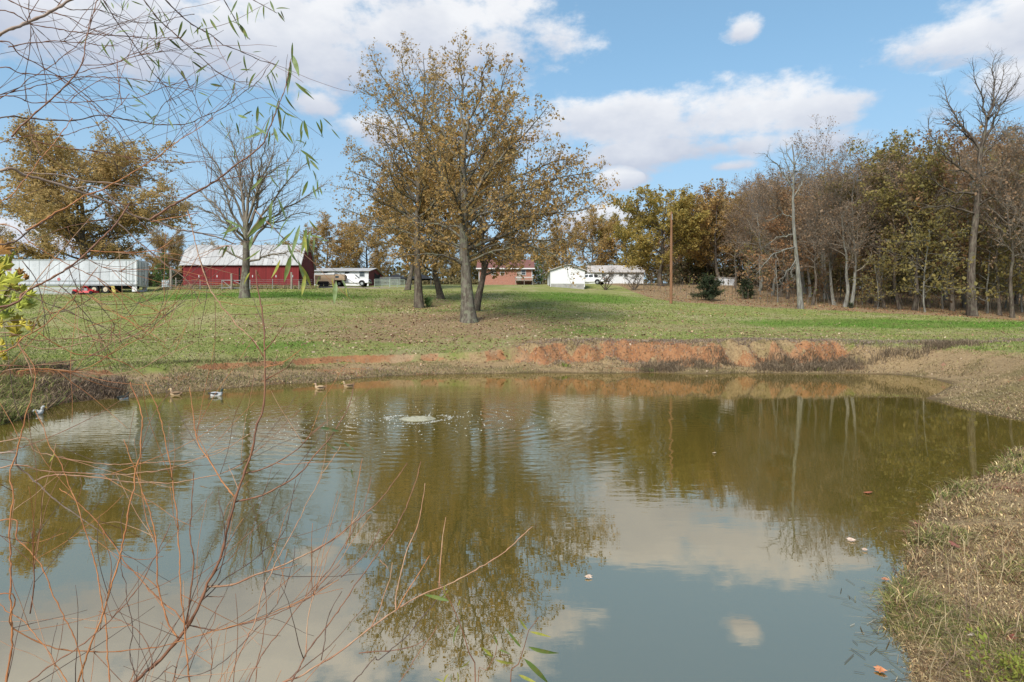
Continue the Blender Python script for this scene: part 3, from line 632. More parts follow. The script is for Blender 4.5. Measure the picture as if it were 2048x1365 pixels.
make_bare_lawn()
# ---- pale leaning bare tree at the wood's edge, and the tall bare crown above the wood
Z5 = lambda x, y: (1500 + x * .4102, 100 + y * .4102)
def traced(seed, D, bpx, trunk, lines, dep, r0, r1, lr, label, bark, name='bare_tree', n1=1.3, n2=1.9, leaf=None, leafm=None):
    bx = (bpx - CX) / F * D; base = np.array((bx, D, gz(bx, D) - 0.1)); t = Tree(seed)
    tr = px_polys(base, D, Z5, [trunk], [(0, 0)]); tr[0][0][2] = min(tr[0][0][2], -0.15)
    t.explicit(tr, [r0], [r1], 16, 9, flare=0.3, jitter=.012)
    t.explicit(px_polys(base, D, Z5, lines, dep), lr, [.02] * len(lines), 12, 5, jitter=0.06)
    t.grow([1], n1, 0.2, 1.0, 38, 0.36, 6, 0.14, 0.03, hi=2.6, lo=0.6, sides=4, rmin=0.014)
    t.grow([1, 2], n2, 0.2, 1.0, 40, 0.42, 4, 0.16, 0.02, hi=1.1, lo=0.3, sides=3, rmin=0.010)
    if leaf: t.leaves([3], leaf[0], leaf[1], .3, .06)
    return t.build(name, label, 'tree', tuple(base), bark, leafm, twigm=bark)
traced(15, 66, 1600, [(247, 1265), (240, 1150), (228, 1030), (216, 900), (210, 760), (212, 640), (215, 540), (205, 460)],
       [[(212, 700), (160, 600), (110, 540), (60, 500)], [(213, 640), (170, 540), (150, 480)], [(214, 600), (270, 570), (310, 520)], [(212, 620), (230, 530), (260, 470)],
        [(220, 960), (150, 980), (90, 1020), (30, 1090)], [(226, 1020), (180, 1080), (140, 1130)], [(218, 900), (130, 920), (70, 960)], [(212, 720), (260, 640), (290, 590)], [(224, 1040), (200, 1080), (215, 1130)], [(216, 820), (150, 800), (90, 840)], [(214, 560), (180, 510), (185, 450)]],
       [(0, -1), (0, 1), (0, 1), (0, -1), (0, -2), (0, -2), (0, 1), (0, 2), (0, -1.5), (0, 2), (0, 1)], .27, .05, [.1, .08, .08, .07, .1, .07, .08, .07, .05, .06, .06],
       'pale bare leaning tree standing alone on the brown leaf carpet', BK_GREY)
traced(16, 63, 1945, [(1085, 1300), (1078, 1180), (1080, 1050), (1090, 920), (1105, 780), (1115, 640), (1120, 540), (1125, 480)],
       [[(1125, 490), (1060, 400), (1000, 330), (960, 250), (950, 170)], [(1125, 480), (1150, 360), (1130, 250), (1100, 150), (1080, 60)], [(1125, 480), (1160, 330), (1190, 220), (1180, 100), (1200, 20)],
        [(1130, 480), (1200, 320), (1260, 210), (1300, 160), (1330, 110)], [(1120, 540), (1210, 430), (1280, 390), (1336, 380)], [(1115, 640), (1000, 560), (930, 490), (880, 420), (870, 340)],
        [(1110, 700), (980, 690), (900, 640), (840, 560)], [(1125, 500), (1040, 400), (960, 340), (890, 330)], [(1115, 620), (1230, 560), (1300, 470), (1350, 400)], [(1100, 800), (960, 760), (840, 770), (760, 740)],
        [(1105, 760), (1180, 720), (1260, 760), (1330, 760)], [(1090, 900), (1160, 860), (1180, 800)], [(1150, 360), (1180, 280), (1250, 260)], [(1160, 330), (1220, 180), (1240, 60)]],
       [(0, 1), (0, -1), (0, 1), (0, -1), (0, 1), (0, -1), (0, -2), (0, 2), (0, 2), (0, -2), (0, -3), (0, 2), (0, 1), (-.5, 1)], .42, .2, [.16, .14, .15, .15, .13, .14, .13, .1, .12, .13, .12, .1, .07, .08],
       'tall bare tree raising thick forked limbs above the wood', BK_DARK, n1=1.5, n2=2.4)
# ---- kinds of tree repeated in the wood and behind the farm
p_tan = auto_tree(21, 20, 0.16, 10.5, 'broad_tree', 'x', BK_DARK, LF_TAN, r0=.55, limb_pm=1.3, limb_ang=68, limb_up=0.03, leaf=(8, .25, .16), n3=3.0, n2=1.9)
p_gold = auto_tree(22, 16, 0.14, 7.5, 'golden_oak', 'x', BK_DARK, LF_GOLD, r0=.4, limb_pm=1.5, limb_ang=62, leaf=(12, .30, .16), n3=2.2)
p_oakb = auto_tree(23, 16, 0.2, 7.0, 'brown_oak', 'x', BK_DARK, LF_OAK, r0=.35, limb_pm=1.4, limb_ang=60, leaf=(10, .28, .15), n3=2.0)
p_rust = auto_tree(24, 17, 0.2, 5.2, 'rust_tree', 'x', BK_DARK, LF_RUST, r0=.22, limb_pm=1.7, limb_ang=50, leaf=(6, .24, .18), n3=2.4)
p_green = auto_tree(25, 19, 0.28, 5.5, 'green_tree', 'x', BK_DARK, LF_GREEN, r0=.25, limb_pm=1.6, limb_ang=55, leaf=(6.5, .25, .16), n3=2.3)
p_twig = auto_tree(26, 17, 0.24, 5.5, 'bare_tree', 'x', BK_GREY, LF_GRYB, r0=.2, limb_pm=1.6, limb_ang=42, leaf=(1.6, .16, .12), n3=4.2, twigm=BK_TWIG, rmin=.012)
p_twig2 = auto_tree(27, 15, 0.35, 4.5, 'bare_tree', 'x', BK_DARK, LF_GRYB, r0=.17, limb_pm=1.8, limb_ang=48, leaf=(2.2, .17, .12), n3=3.8, twigm=BK_TWIG, rmin=.012)
p_under = auto_tree(28, 7, 0.12, 3.6, 'understory_tree', 'x', BK_GREY, LF_GREEN, r0=.07, limb_pm=2.6, limb_ang=66, leaf=(5.5, .2, .18), n3=2.2, limb_up=0.0)
p_under2 = auto_tree(29, 6, 0.1, 3.0, 'understory_tree', 'x', BK_GREY, LF_RUST, r0=.06, limb_pm=2.6, limb_ang=58, leaf=(5, .22, .16), n3=2.4, limb_up=0.02)
p_ever = auto_tree(30, 10, 0.04, 3.2, 'evergreen_tree', 'x', BK_DARK, LF_EVER, r0=.2, limb_pm=3.0, limb_ang=80, leaf=(12, .24, .12), n3=2.2, shape='cone', limb_up=0.0)
WG = 'trees of the wood beyond the lawn'
lab = {p_green: 'olive green leafed tree inside the wood', p_rust: 'slender rust brown leafed tree inside the wood', p_twig: 'grey bare-twigged tree inside the wood', p_twig2: 'dark-trunked bare tree inside the wood',
       p_gold: 'golden leafed tree rising at the back of the wood', p_under: 'low olive green sapling under the wood edge', p_under2: 'low rust leafed sapling under the wood edge', p_oakb: 'brown leafed oak inside the wood'}
rows = [(1690, 72, p_twig, 1.0), (1702, 71, p_twig, .95), (1668, 76, p_twig, 0.9), (1625, 74, p_twig2, .9), (1650, 84, p_twig, 1.0), (1770, 72, p_twig2, 1.1), (1752, 73, p_green, 1.0), (1800, 70, p_twig2, 1.05), (1828, 68, p_green, .86), (1858, 72, p_twig2, 1.0),
        (1740, 78, p_rust, 1.0), (1885, 70, p_under, 1.3), (1905, 68, p_rust, 1.0), (1930, 72, p_twig, 1.0), (1975, 66, p_under, 1.35), (2000, 64, p_twig2, .95), (2025, 62, p_twig2, 1.05), (2060, 62, p_twig, 1.0), (2095, 60, p_twig, .95), (2130, 62, p_rust, .9),
        (1850, 66, p_under, 1.25), (1890, 80, p_twig, 1.0), (1960, 80, p_rust, 1.0), (2030, 74, p_green, .8), (1545, 88, p_twig, .95), (1575, 84, p_rust, .85), (1520, 96, p_twig, 1.0), (1500, 104, p_twig, 1.0), (1470, 100, p_twig2, .9),
        (1440, 108, p_oakb, .95), (1610, 92, p_twig, 1.05), (1660, 96, p_oakb, .95), (1715, 90, p_rust, .95), (1760, 92, p_twig, 1.1), (1820, 88, p_rust, 1.0), (1540, 112, p_twig2, 1.2), (1590, 110, p_oakb, 1.05), (1640, 114, p_green, .9), (1700, 108, p_rust, 1.1), (1480, 118, p_rust, 1.0),
        (1770, 110, p_oakb, 1.2), (1850, 102, p_gold, 1.1), (1920, 96, p_rust, 1.1), (2000, 92, p_oakb, 1.1), (2080, 86, p_rust, 1.05), (1555, 78, p_under2, 1.0), (1520, 84, p_under2, 1.1), (1725, 76, p_under2, .9), (1640, 80, p_under2, .9), (1680, 82, p_under, .8),
        (1790, 80, p_under, 1.0), (1940, 68, p_under2, .9), (2010, 70, p_under, 1.2), (2045, 66, p_under, 1.2), (2080, 66, p_under2, 1.2), (1755, 70, p_under, .8), (1415, 112, p_rust, 1.0), (1390, 118, p_rust, 0.9), (1780, 128, p_rust, 1.2), (1880, 120, p_green, 1.1), (1980, 110, p_rust, 1.2), (2070, 100, p_green, 1.1),
        (1680, 130, p_green, 1.1), (1600, 134, p_rust, 1.1), (1520, 136, p_oakb, 1.15), (1450, 134, p_green, 1.0), (1735, 100, p_under, 1.3), (1600, 100, p_under, 1.2), (1830, 96, p_under, 1.4), (1900, 90, p_under2, 1.4), (1960, 88, p_under, 1.4), (2040, 84, p_under2, 1.4)]
front = {0: 'one of three close grey trunks rising together from the leaf carpet', 1: 'one of three close grey trunks rising together from the leaf carpet', 2: 'one of three close grey trunks rising together from the leaf carpet', 6: 'olive leafed tree spreading over the tallest part of the wood edge', 11: 'low broad olive sapling beside the tall forked bare tree'}
for i, (px, D, pr, s) in enumerate(rows): place(pr, px, D, front.get(i, lab[pr]), WG, s * (.88 + .14 * max(0, min(1, (px - 1700) / 250))), wid=s)
rng = np.random.default_rng(5)
for i in range(46):            # thin pole trees deep in the wood
    D = rng.uniform(84, 150); px = rng.uniform(1480 + max(0, 100 - D) * 4, 2120)
    pr = [p_twig2, p_rust, p_under2, p_twig, p_under][rng.integers(5)]
    place(pr, px, D, lab[pr], WG, rng.uniform(.85, 1.15))
FG = 'trees behind the farm buildings'
place(p_tan, 175, 97, 'huge broad tan-leafed tree behind the white trailer', FG, .95, 0.6, wid=1.25)
place(p_tan, -90, 112, 'brown spreading tree beyond the end of the white trailer', FG, .7, 2.0)
place(p_tan, 335, 125, 'small tan tree between the trailer and the red barn', FG, .42, 3.1)
place(p_oakb, 650, 118, 'brown oak behind the gable of the red barn', FG, .62, 0.3, wid=.8)
place(p_oakb, 740, 126, 'brown oak behind the white shed roof', FG, .66, 4.0, wid=.85)
place(p_gold, 590, 135, 'yellowing tree behind the red barn roof', FG, .5, 1.0, wid=.7)
place(p_oakb, 815, 89, 'stout oak behind the slim oak near the livestock gates', FG, .85, 2.2, wid=1.05)
place(p_oakb, 882, 68, 'leafy oak with leaning trunk between the two lawn oaks', FG, .8, 5.0, wid=.95)
place(p_oakb, 951, 54, 'oak tucked close behind the lichened oak trunk', FG, .85, 1.4)
place(p_gold, 1322, 104, 'golden oak behind the utility pole', FG, .86, 0.4, wid=1.0)
place(p_gold, 1395, 116, 'golden oak beside the wood behind the cedars', FG, .82, 2.9)
place(p_oakb, 1180, 150, 'brown tree behind the white garage', FG, .85, .2)
place(p_gold, 1250, 152, 'golden tree behind the long white building', FG, .9, 3.2)
place(p_green, 1205, 158, 'green tree behind the long white building', FG, .85, 1.9)
place(p_green, 1085, 146, 'green tree between the brick house and garage', FG, .5, .9)
place(p_oakb, 1130, 160, 'brown tree behind the brick house gable', FG, .8, 4.4)
place(p_oakb, 1030, 165, 'brown tree beyond the brick house', FG, .75, 5.4)
place(p_tan, 900, 170, 'tan tree far behind the oaks', FG, .7, 4.1)
place(p_ever, 325, 93, 'dark evergreen beside the rear of the trailer', FG, .55, .7)
place(p_ever, 30, 120, 'dark evergreen beyond the front of the trailer', FG, 1.0, 1.7)
place(p_ever, 1078, 132, 'green evergreen at the corner of the brick house', FG, .5, 2.7)
place(p_green, 90, 150, 'green tree far behind the trailer', FG, .8, 2.7)
place(p_oakb, 480, 150, 'brown tree far behind the red barn', FG, .5, 0.7)
place(p_twig, 700, 150, 'bare tree far behind the white shed', FG, .85, 0.7)
place(p_rust, 1345, 135, 'rust tree at the corner of the wood', FG, .9, 0.7)
for px, D, s, pr in [(250, 165, .55, p_oakb), (400, 170, .5, p_tan), (560, 172, .55, p_oakb), (760, 175, .6, p_oakb), (830, 168, .6, p_green), (960, 180, .7, p_gold), (1080, 182, .7, p_oakb), (1300, 175, .8, p_oakb), (-60, 160, .8, p_oakb), (1360, 160, .9, p_rust)]:
    place(pr, px, D, 'hazy brown tree in the far treeline behind the farm', 'far treeline trees', s)
# ---- cedars, small bush and bare shrubs on the lawn
def cedar(seed, px, D, w, h, label):
    t = Tree(seed); t.explicit([[(0, 0, 0), (0.03, 0, h * .5), (0, 0.02, h * .92)]], [.13], [.02], 10, 7)
    t.grow([0], 20 / h * 2.2, 0.1, 0.97, 78, w * .5 / h, 6, 0.1, -0.02, lo=.3, hi=w * .62, sides=4, shape=lambda u: 1.15 - .75 * u, rmin=.01)
    t.grow([1], 5, 0.15, 1, 45, .3, 3, .15, 0, lo=.2, hi=.6, sides=3, rmin=.006)
    t.leaves([1, 2], 48, .14, 0.1, .07, hang=.1, aspect=.4)
    x = (px - CX) / F * D; return t.build('cedar_tree', label, 'cedar', (x, D, gz(x, D) - .05), BK_DARK, LF_CEDAR)
cedar(41, 1418, 79, 4.4, 3.4, 'wide dark green cedar with drooping skirt on the leafy slope')
cedar(42, 1492, 84, 3.0, 2.8, 'smaller dark cedar with bare trunk showing at the wood edge')
def bush(seed, px, D, h, w, label, leafm, name='bush', lf=(30, .1), cat='bush'):
    t = Tree(seed); rng = t.rng; n = 9
    t.explicit([[(0, 0, 0), (rng.uniform(-.3, .3) * w, rng.uniform(-.3, .3) * w, h * .5), (rng.uniform(-.5, .5) * w, rng.uniform(-.5, .5) * w, h * rng.uniform(.7, 1))] for _ in range(n)], [.02] * n, [.006] * n, 6, 4)
    t.grow([0], 7, 0.15, 1, 45, .4, 4, .15, .03, lo=.12, hi=w * .5, sides=3, rmin=.005)
    t.leaves([0, 1], lf[0], lf[1], .1, .05, hang=0, aspect=.45)
    x = (px - CX) / F * D; return t.build(name, label, cat, (x, D, gz(x, D) - .03), BK_DARK, leafm)
bush(43, 857, 61, .95, .9, 'small round dark green bush beside the slim oak trunk', LF_EVER)
bush(44, 1702, 70, .7, .5, 'tiny evergreen seedling at the foot of a grey woodland trunk', LF_CEDAR, 'evergreen_seedling', cat='seedling')
def shrub(seed, px, D, h, label):
    t = Tree(seed); rng = t.rng; n = 8
    t.explicit([[(0, 0, 0), (rng.uniform(-.3, .3) * h, rng.uniform(-.25, .25) * h, h * .4), (rng.uniform(-.8, .8) * h, rng.uniform(-.5, .5) * h, h * rng.uniform(.7, 1))] for _ in range(n)], [.07] * n, [.015] * n, 8, 5)
    t.grow([0], 3.5, 0.3, 1, 42, .4, 4, .15, .04, lo=.2, hi=1.0, sides=3, rmin=.01); t.grow([1], 4, 0.2, 1, 42, .5, 3, .15, .02, lo=.15, hi=.5, sides=3, rmin=.008)
    t.leaves([2], .8, .1)
    x = (px - CX) / F * D; return t.build('fruit_tree', label, 'tree', (x, D, gz(x, D) - .03), BK_DARK, LF_GRYB)
shrub(45, 1211, 97, 3.4, 'small dark bare fruit tree in front of the long white building')
shrub(46, 1268, 96, 3.2, 'thin grey bare fruit tree near the end of the long white building')
t = Tree(47)
# ------------------------------------------------------------------ farm buildings and vehicles
def siding_mat(name, col, pitch=0.25, axis=0, depth=0.6, var=0.2, dirt=(0.1, 0.08, 0.06), dirt_amt=0.25, rough=0.7, metal=0.0):
    m, t, b = new_mat(name); L = t.links.new
    tc = nd(t, 'ShaderNodeTexCoord'); sp = nd(t, 'ShaderNodeSeparateXYZ'); L(tc.outputs['Object'], sp.inputs[0])
    fr = mth(t, 'FRACT', mth(t, 'DIVIDE', sp.outputs[axis], pitch)); idx = mth(t, 'FLOOR', mth(t, 'DIVIDE', sp.outputs[axis], pitch))
    wn = nd(t, 'ShaderNodeTexWhiteNoise', noise_dimensions='1D'); L(idx, wn.inputs['W'])
    v = vmt(t, 'MULTIPLY', tc.outputs['Object'], (1, 1, .25) if axis == 0 else (.25, 1, 1)).outputs[0]
    n1 = noise(t, v, 2.2, 5, .65).outputs[0]
    c = mixc(t, mth(t, 'MULTIPLY', wn.outputs['Value'], var), col, tuple(x * .45 for x in col))
    c = mixc(t, sstep(t, n1, .5, .75, 0, dirt_amt), c, dirt)
    L(c, b.inputs['Base Color']); b.inputs['Roughness'].default_value = rough; b.inputs['Metallic'].default_value = metal; b.inputs['Specular IOR Level'].default_value = .3
    bp = nd(t, 'ShaderNodeBump'); bp.inputs['Strength'].default_value = depth; bp.inputs['Distance'].default_value = 0.02
    L(sstep(t, mth(t, 'ABSOLUTE', mth(t, 'SUBTRACT', fr, 0.5)), .38, .48, 1, 0), bp.inputs['Height']); L(bp.outputs[0], b.inputs['Normal'])
    return m
M_RED = siding_mat('barn_red_boards', (0.20, 0.018, 0.018), .22, 0, 1.0, .6, (.09, .02, .018), .7)
M_REDG = siding_mat('barn_red_gable_boards', (0.18, 0.018, 0.018), .22, 1, 1.0, .6, (.08, .02, .018), .7)
M_TIN = siding_mat('weathered_tin', (0.42, 0.415, 0.41), .6, 0, .6, .35, (.22, .18, .15), .9, .5)
M_TIN2 = siding_mat('pale_tin', (0.46, 0.42, 0.39), .6, 0, .4, .15, (.42, .30, .22), .6, .5)
M_WHITEV = siding_mat('white_metal_siding', (0.66, 0.67, 0.69), .3, 0, .4, .06, (.5, .5, .48), .25)
M_WHITEH = siding_mat('white_lap_siding', (0.72, 0.72, 0.73), .2, 2, .5, .04, (.6, .6, .57), .2)
M_TRAILER = pmat('trailer_white', (0.56, 0.58, 0.60), .45, .25, .5, fine=2.5, stretch=(1, 1, .5))
M_WHITE = pmat('white_paint', (0.66, 0.66, 0.66), .5, .1, 3)
M_CARWHITE = pmat('white_car_paint', (0.80, 0.80, 0.80), .22, .04, 2, spec=.5)
M_GREYMET = pmat('grey_metal', (0.32, 0.33, 0.33), .5, .3, 5, metal=.4)
M_GALV = pmat('galvanised_steel', (0.42, 0.44, 0.43), .45, .25, 4, metal=.5)
M_GREENMET = pmat('pale_green_metal', (0.36, 0.43, 0.36), .5, .25, 4)
M_BLACK = pmat('black_rubber', (0.018, 0.018, 0.018), .85, .3, 8)
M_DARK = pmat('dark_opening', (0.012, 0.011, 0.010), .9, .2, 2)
M_TARP = pmat('black_tarp', (0.02, 0.02, 0.022), .6, .3, 3, bump=.4)
M_GLASS = pmat('window_glass', (0.05, 0.06, 0.065), .08, .3, 1, spec=.6)
M_TANW = siding_mat('tan_panel', (0.36, 0.26, 0.17), .35, 2, .5, .15, (.22, .14, .08), .5)
M_WOOD = pmat('weathered_wood', (0.33, 0.29, 0.24), .9, .4, 4, stretch=(4, 4, .5), fine=12)
M_POLE = pmat('utility_pole_wood', (0.27, 0.14, 0.075), .9, .35, 3, stretch=(5, 5, .4), fine=10)
M_REDP = pmat('red_implement_paint', (0.50, 0.022, 0.028), .4, .3, 6)
M_YELLOW = pmat('faded_yellow', (0.50, 0.42, 0.12), .7, .3, 4)
M_CONC = pmat('grey_concrete', (0.36, 0.35, 0.33), .95, .3, 1.5, fine=8, bump=.2)
M_SHINGLE = siding_mat('brown_shingles', (0.19, 0.085, 0.07), .25, 1, .5, .3, (.1, .06, .05), .4, .9)
M_RIM = pmat('cream_wheel_rim', (0.58, 0.50, 0.36), .6, .3, 8)
def brick_mat():
    m, t, b = new_mat('red_brick'); L = t.links.new
    tc = nd(t, 'ShaderNodeTexCoord'); sp = nd(t, 'ShaderNodeSeparateXYZ'); L(tc.outputs['Object'], sp.inputs[0])
    cb = nd(t, 'ShaderNodeCombineXYZ'); L(mth(t, 'ADD', sp.outputs[0], sp.outputs[1]), cb.inputs[0]); L(sp.outputs[2], cb.inputs[1])
    br = nd(t, 'ShaderNodeTexBrick'); br.inputs['Scale'].default_value = 1; br.inputs['Brick Width'].default_value = .22; br.inputs['Row Height'].default_value = .075; br.inputs['Mortar Size'].default_value = .008
    br.inputs['Color1'].default_value = (.36, .115, .065, 1); br.inputs['Color2'].default_value = (.26, .075, .045, 1); br.inputs['Mortar'].default_value = (.42, .34, .28, 1)
    L(cb.outputs[0], br.inputs['Vector']); L(br.outputs[0], b.inputs['Base Color']); b.inputs['Roughness'].default_value = .9
    return m
M_BRICK = brick_mat()
def XD(px, D): return (px - CX) / F * D
def window(parent, x0, x1, z0, z1, y, frame=M_WHITE, sill=True):
    w = G().box((x0, y - .02, z0), (x1, y + .03, z1)).build('window', M_GLASS, parent)
    f = G(); t = .07
    f.box((x0 - t, y - .05, z0 - t), (x0, y + .02, z1 + t)).box((x1, y - .05, z0 - t), (x1 + t, y + .02, z1 + t)).box((x0, y - .05, z1), (x1, y + .02, z1 + t)).box((x0, y - .05, z0 - t), (x1, y + .02, z0)).box((x0, y - .04, (z0 + z1) / 2 - .025), (x1, y + .01, (z0 + z1) / 2 + .025))
    f.build('frame', frame, w); return w
# ---- red gambrel barn
def barn():
    x0, x1, y0, y1 = XD(364, 86), XD(600, 86), 86, 92.2
    z0 = gz((x0 + x1) / 2, 86) - .25; ze = CAMZ + (HY - 530) / F * 86; zb = CAMZ + (HY - 502) / F * 87.3; zr = CAMZ + (HY - 492.5) / F * 89.1; ym = (y0 + y1) / 2
    b = thing('barn', 'red board gambrel barn with weathered tin roof behind the bare grey tree', 'barn', (x0, y0, z0))
    def w(v): return (v[0] - x0, v[1] - y0, v[2] - z0)
    lx = x1 - x0; ly = y1 - y0; e = ze - z0; kb = zb - z0; r = zr - z0; my = ly / 2
    xg = lx * .487
    G().box((0, 0, 0), (xg - .1, .12, e)).box((xg + .1, 0, 0), (lx, .12, e)).build('front_wall', M_RED, b)
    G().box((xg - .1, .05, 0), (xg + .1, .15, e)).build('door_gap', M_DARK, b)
    gam = [(0, 0), (ly, 0), (ly, e), (ly - 1.3, kb), (my, r), (1.3, kb), (0, e)]
    G().prism(gam, lx - .12, lx, 'x').build('gable_wall', M_REDG, b); G().prism(gam, 0, .12, 'x').build('gable_wall', M_REDG, b)
    G().box((.12, ly - .12, 0), (lx - .12, ly, e)).build('back_wall', M_RED, b)
    rf = G(); t = .07; ov = .25
    prof = [(-.28, e - .1), (1.3, kb + .06), (my, r + .08), (ly - 1.3, kb + .06), (ly + .28, e - .1)]
    for i in range(4):
        (u0, w0), (u1, w1) = prof[i], prof[i + 1]
        rf.hexa([(-ov, u0, w0), (lx + ov, u0, w0), (lx + ov, u1, w1), (-ov, u1, w1), (-ov, u0, w0 + t), (lx + ov, u0, w0 + t), (lx + ov, u1, w1 + t), (-ov, u1, w1 + t)])
    ro = rf.build('roof', M_TIN, b)
    sm = G()
    n = int(lx / .62)
    for k in range(n + 1):
        x = -ov + .05 + k * (lx + 2 * ov - .1) / n
        for i in range(2):
            (u0, w0), (u1, w1) = prof[i], prof[i + 1]; sm.bar((x, u0, w0 + t), (x, u1, w1 + t), .03, 4)
    sm.build('roof_ribs', M_TIN, ro)['kind'] = 'stuff'
    # open doorway with bars in the gable
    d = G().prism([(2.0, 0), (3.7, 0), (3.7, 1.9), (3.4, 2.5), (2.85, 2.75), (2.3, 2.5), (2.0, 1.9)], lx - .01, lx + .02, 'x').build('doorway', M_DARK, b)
    for k in range(7): G().bar((lx + .06, 2.0, .35 + k * .22), (lx + .06, 3.7, .35 + k * .22), .03, 5).build('bar', M_GREYMET, d)
    for x in (2.2, 4.6, 9.3, 12.4, 14.6): G().box((x, -.03, e * .5), (x + .09, -.003, e * .5 + .3)).build('bracket', M_WHITE, b)
    G().box((7.0, -.03, .25), (8.0, -.003, .6)).build('vent_panel', M_WOOD, b)
    G().box((0, -.012, e - .42), (lx, -.003, e - .12)).build('eave_board', M_RED, b)  # thin strip below the eave, same red as the wall boards
barn()
# ---- white semi-trailer
def semi_trailer():
    D = 78; x1 = XD(273, D); L_ = 15.9; z0 = gz(x1 - 4, D) - .05
    t = thing('semi_trailer', 'long white box trailer with stained side parked under broad tan tree', 'trailer', (x1, D, z0))
    zb, zt = 1.12, CAMZ + (HY - 520) / F * D - z0
    G().box((-L_, 0, zb), (-.12, 2.5, zt)).build('cargo_box', M_TRAILER, t)
    G().box((-L_, -.03, zb - .16), (0, -.005, zb + .02)).build('lower_rail', M_GREYMET, t)
    G().box((-L_, -.03, zt - .1), (0, -.005, zt + .03)).build('top_rail', M_GALV, t)
    G().box((-.12, -.02, zb - .18), (0, 2.52, zt + .02)).build('rear_frame', M_WHITE, t)
    for k, (ya, yb) in enumerate(((.06, 1.24), (1.27, 2.45))):
        d = G().box((0.005, ya, zb), (.05, yb, zt - .12)).build('rear_door', M_WHITE, t)
        for yy in (ya + .25, yb - .25): G().bar((.09, yy, zb - .12), (.09, yy, zt - .1), .035, 6).build('lock_rod', M_GALV, d)
        for zz in (zb + .35, zb + 1.1, zb + 1.9): G().box((.05, ya - .02, zz), (.09, ya + .18, zz + .09)).build('hinge', M_GREYMET, d)
    p = G()
    for k in range(13): p.box((-L_ + .6 + k * 1.2, -.022, zb + .02), (-L_ + .64 + k * 1.2, -.003, zt - .1))
    p.box((-1.3, -.03, zb), (-1.18, -.003, zt - .1)).box((-.5, -.03, zb), (-.4, -.003, zt - .1)); p.build('panel_seams', M_GALV, t)['kind'] = 'stuff'
    G().box((-L_, -.035, zb + .35), (-.2, -.006, zb + .47)).build('rub_stripe', M_GALV, t)
    s = G(); a = np.arange(8) / 8 * 2 * PI + PI / 8
    s.prism([(-9.3 + .2 * math.cos(q), zb + .6 + .2 * math.sin(q)) for q in a], -.05, -.04).build('warning_sticker', pmat('faded_red', (.5, .16, .15), .6), t)
    G().box((-6, .5, zb - .45), (-.8, 2.0, zb - .02)).build('bogie', M_BLACK, t)
    for x in (-5.1, -3.75):
        for y in (.18, 2.32):
            w = G().tube([(x, y - .16, .5), (x, y + .16, .5)], [.5, .5], 20); wo = w.build('wheel', M_BLACK, t)
            G().tube([(x, y - .19, .5), (x, y - .1, .5)], [.27, .3], 16).build('rim', M_RIM, wo)
            G().tube([(x, y - .24, .5), (x, y - .1, .5)], [.1, .12], 10).build('hub', M_RIM, wo)
    G().hexa([(-2.85, .0, .12), (-2.45, .0, .12), (-2.45, .05, .12), (-2.85, .05, .12), (-3.1, .0, .95), (-2.7, .0, .95), (-2.7, .05, .95), (-3.1, .05, .95)]).build('mud_flap', M_YELLOW, t)
    G().box((-.6, .1, .25), (-.05, .22, zb - .2)).box((-.6, 2.28, .25), (-.05, 2.4, zb - .2)).box((-.4, .22, .3), (-.2, 2.28, .48)).build('rear_guard', M_WHITE, t)
    for y in (.5, 2.0): G().box((-12.4, y - .1, 0.02), (-12.2, y + .1, zb)).build('landing_leg', M_GREYMET, t)
    # faded lettering ghost: dirty patches where letters once stuck, plus the red mark near the nose
    g = G(); rng = np.random.default_rng(3); x = -13.3
    for k in range(8):
        w = .5 + .3 * rng.random(); g.box((x, -.012, zb + 1.05), (x + .16, -.004, zb + 2.0))
        g.box((x + .16, -.012, zb + (1.85 if k % 2 else 1.5)), (x + w, -.004, zb + (2.0 if k % 2 else 1.65)));  x += w + .3
    g.build('lettering_ghost', pmat('grime', (.54, .555, .57), .6, .1, 3), t)
    G().box((-15.7, -.02, zt - .75), (-14.9, -.004, zt - .2)).box((-15.6, -.02, zt - 1.3), (-15.0, -.004, zt - .95)).build('red_marking', pmat('faded_red_print', (.42, .14, .16), .6, .4, 6), t)
semi_trailer()
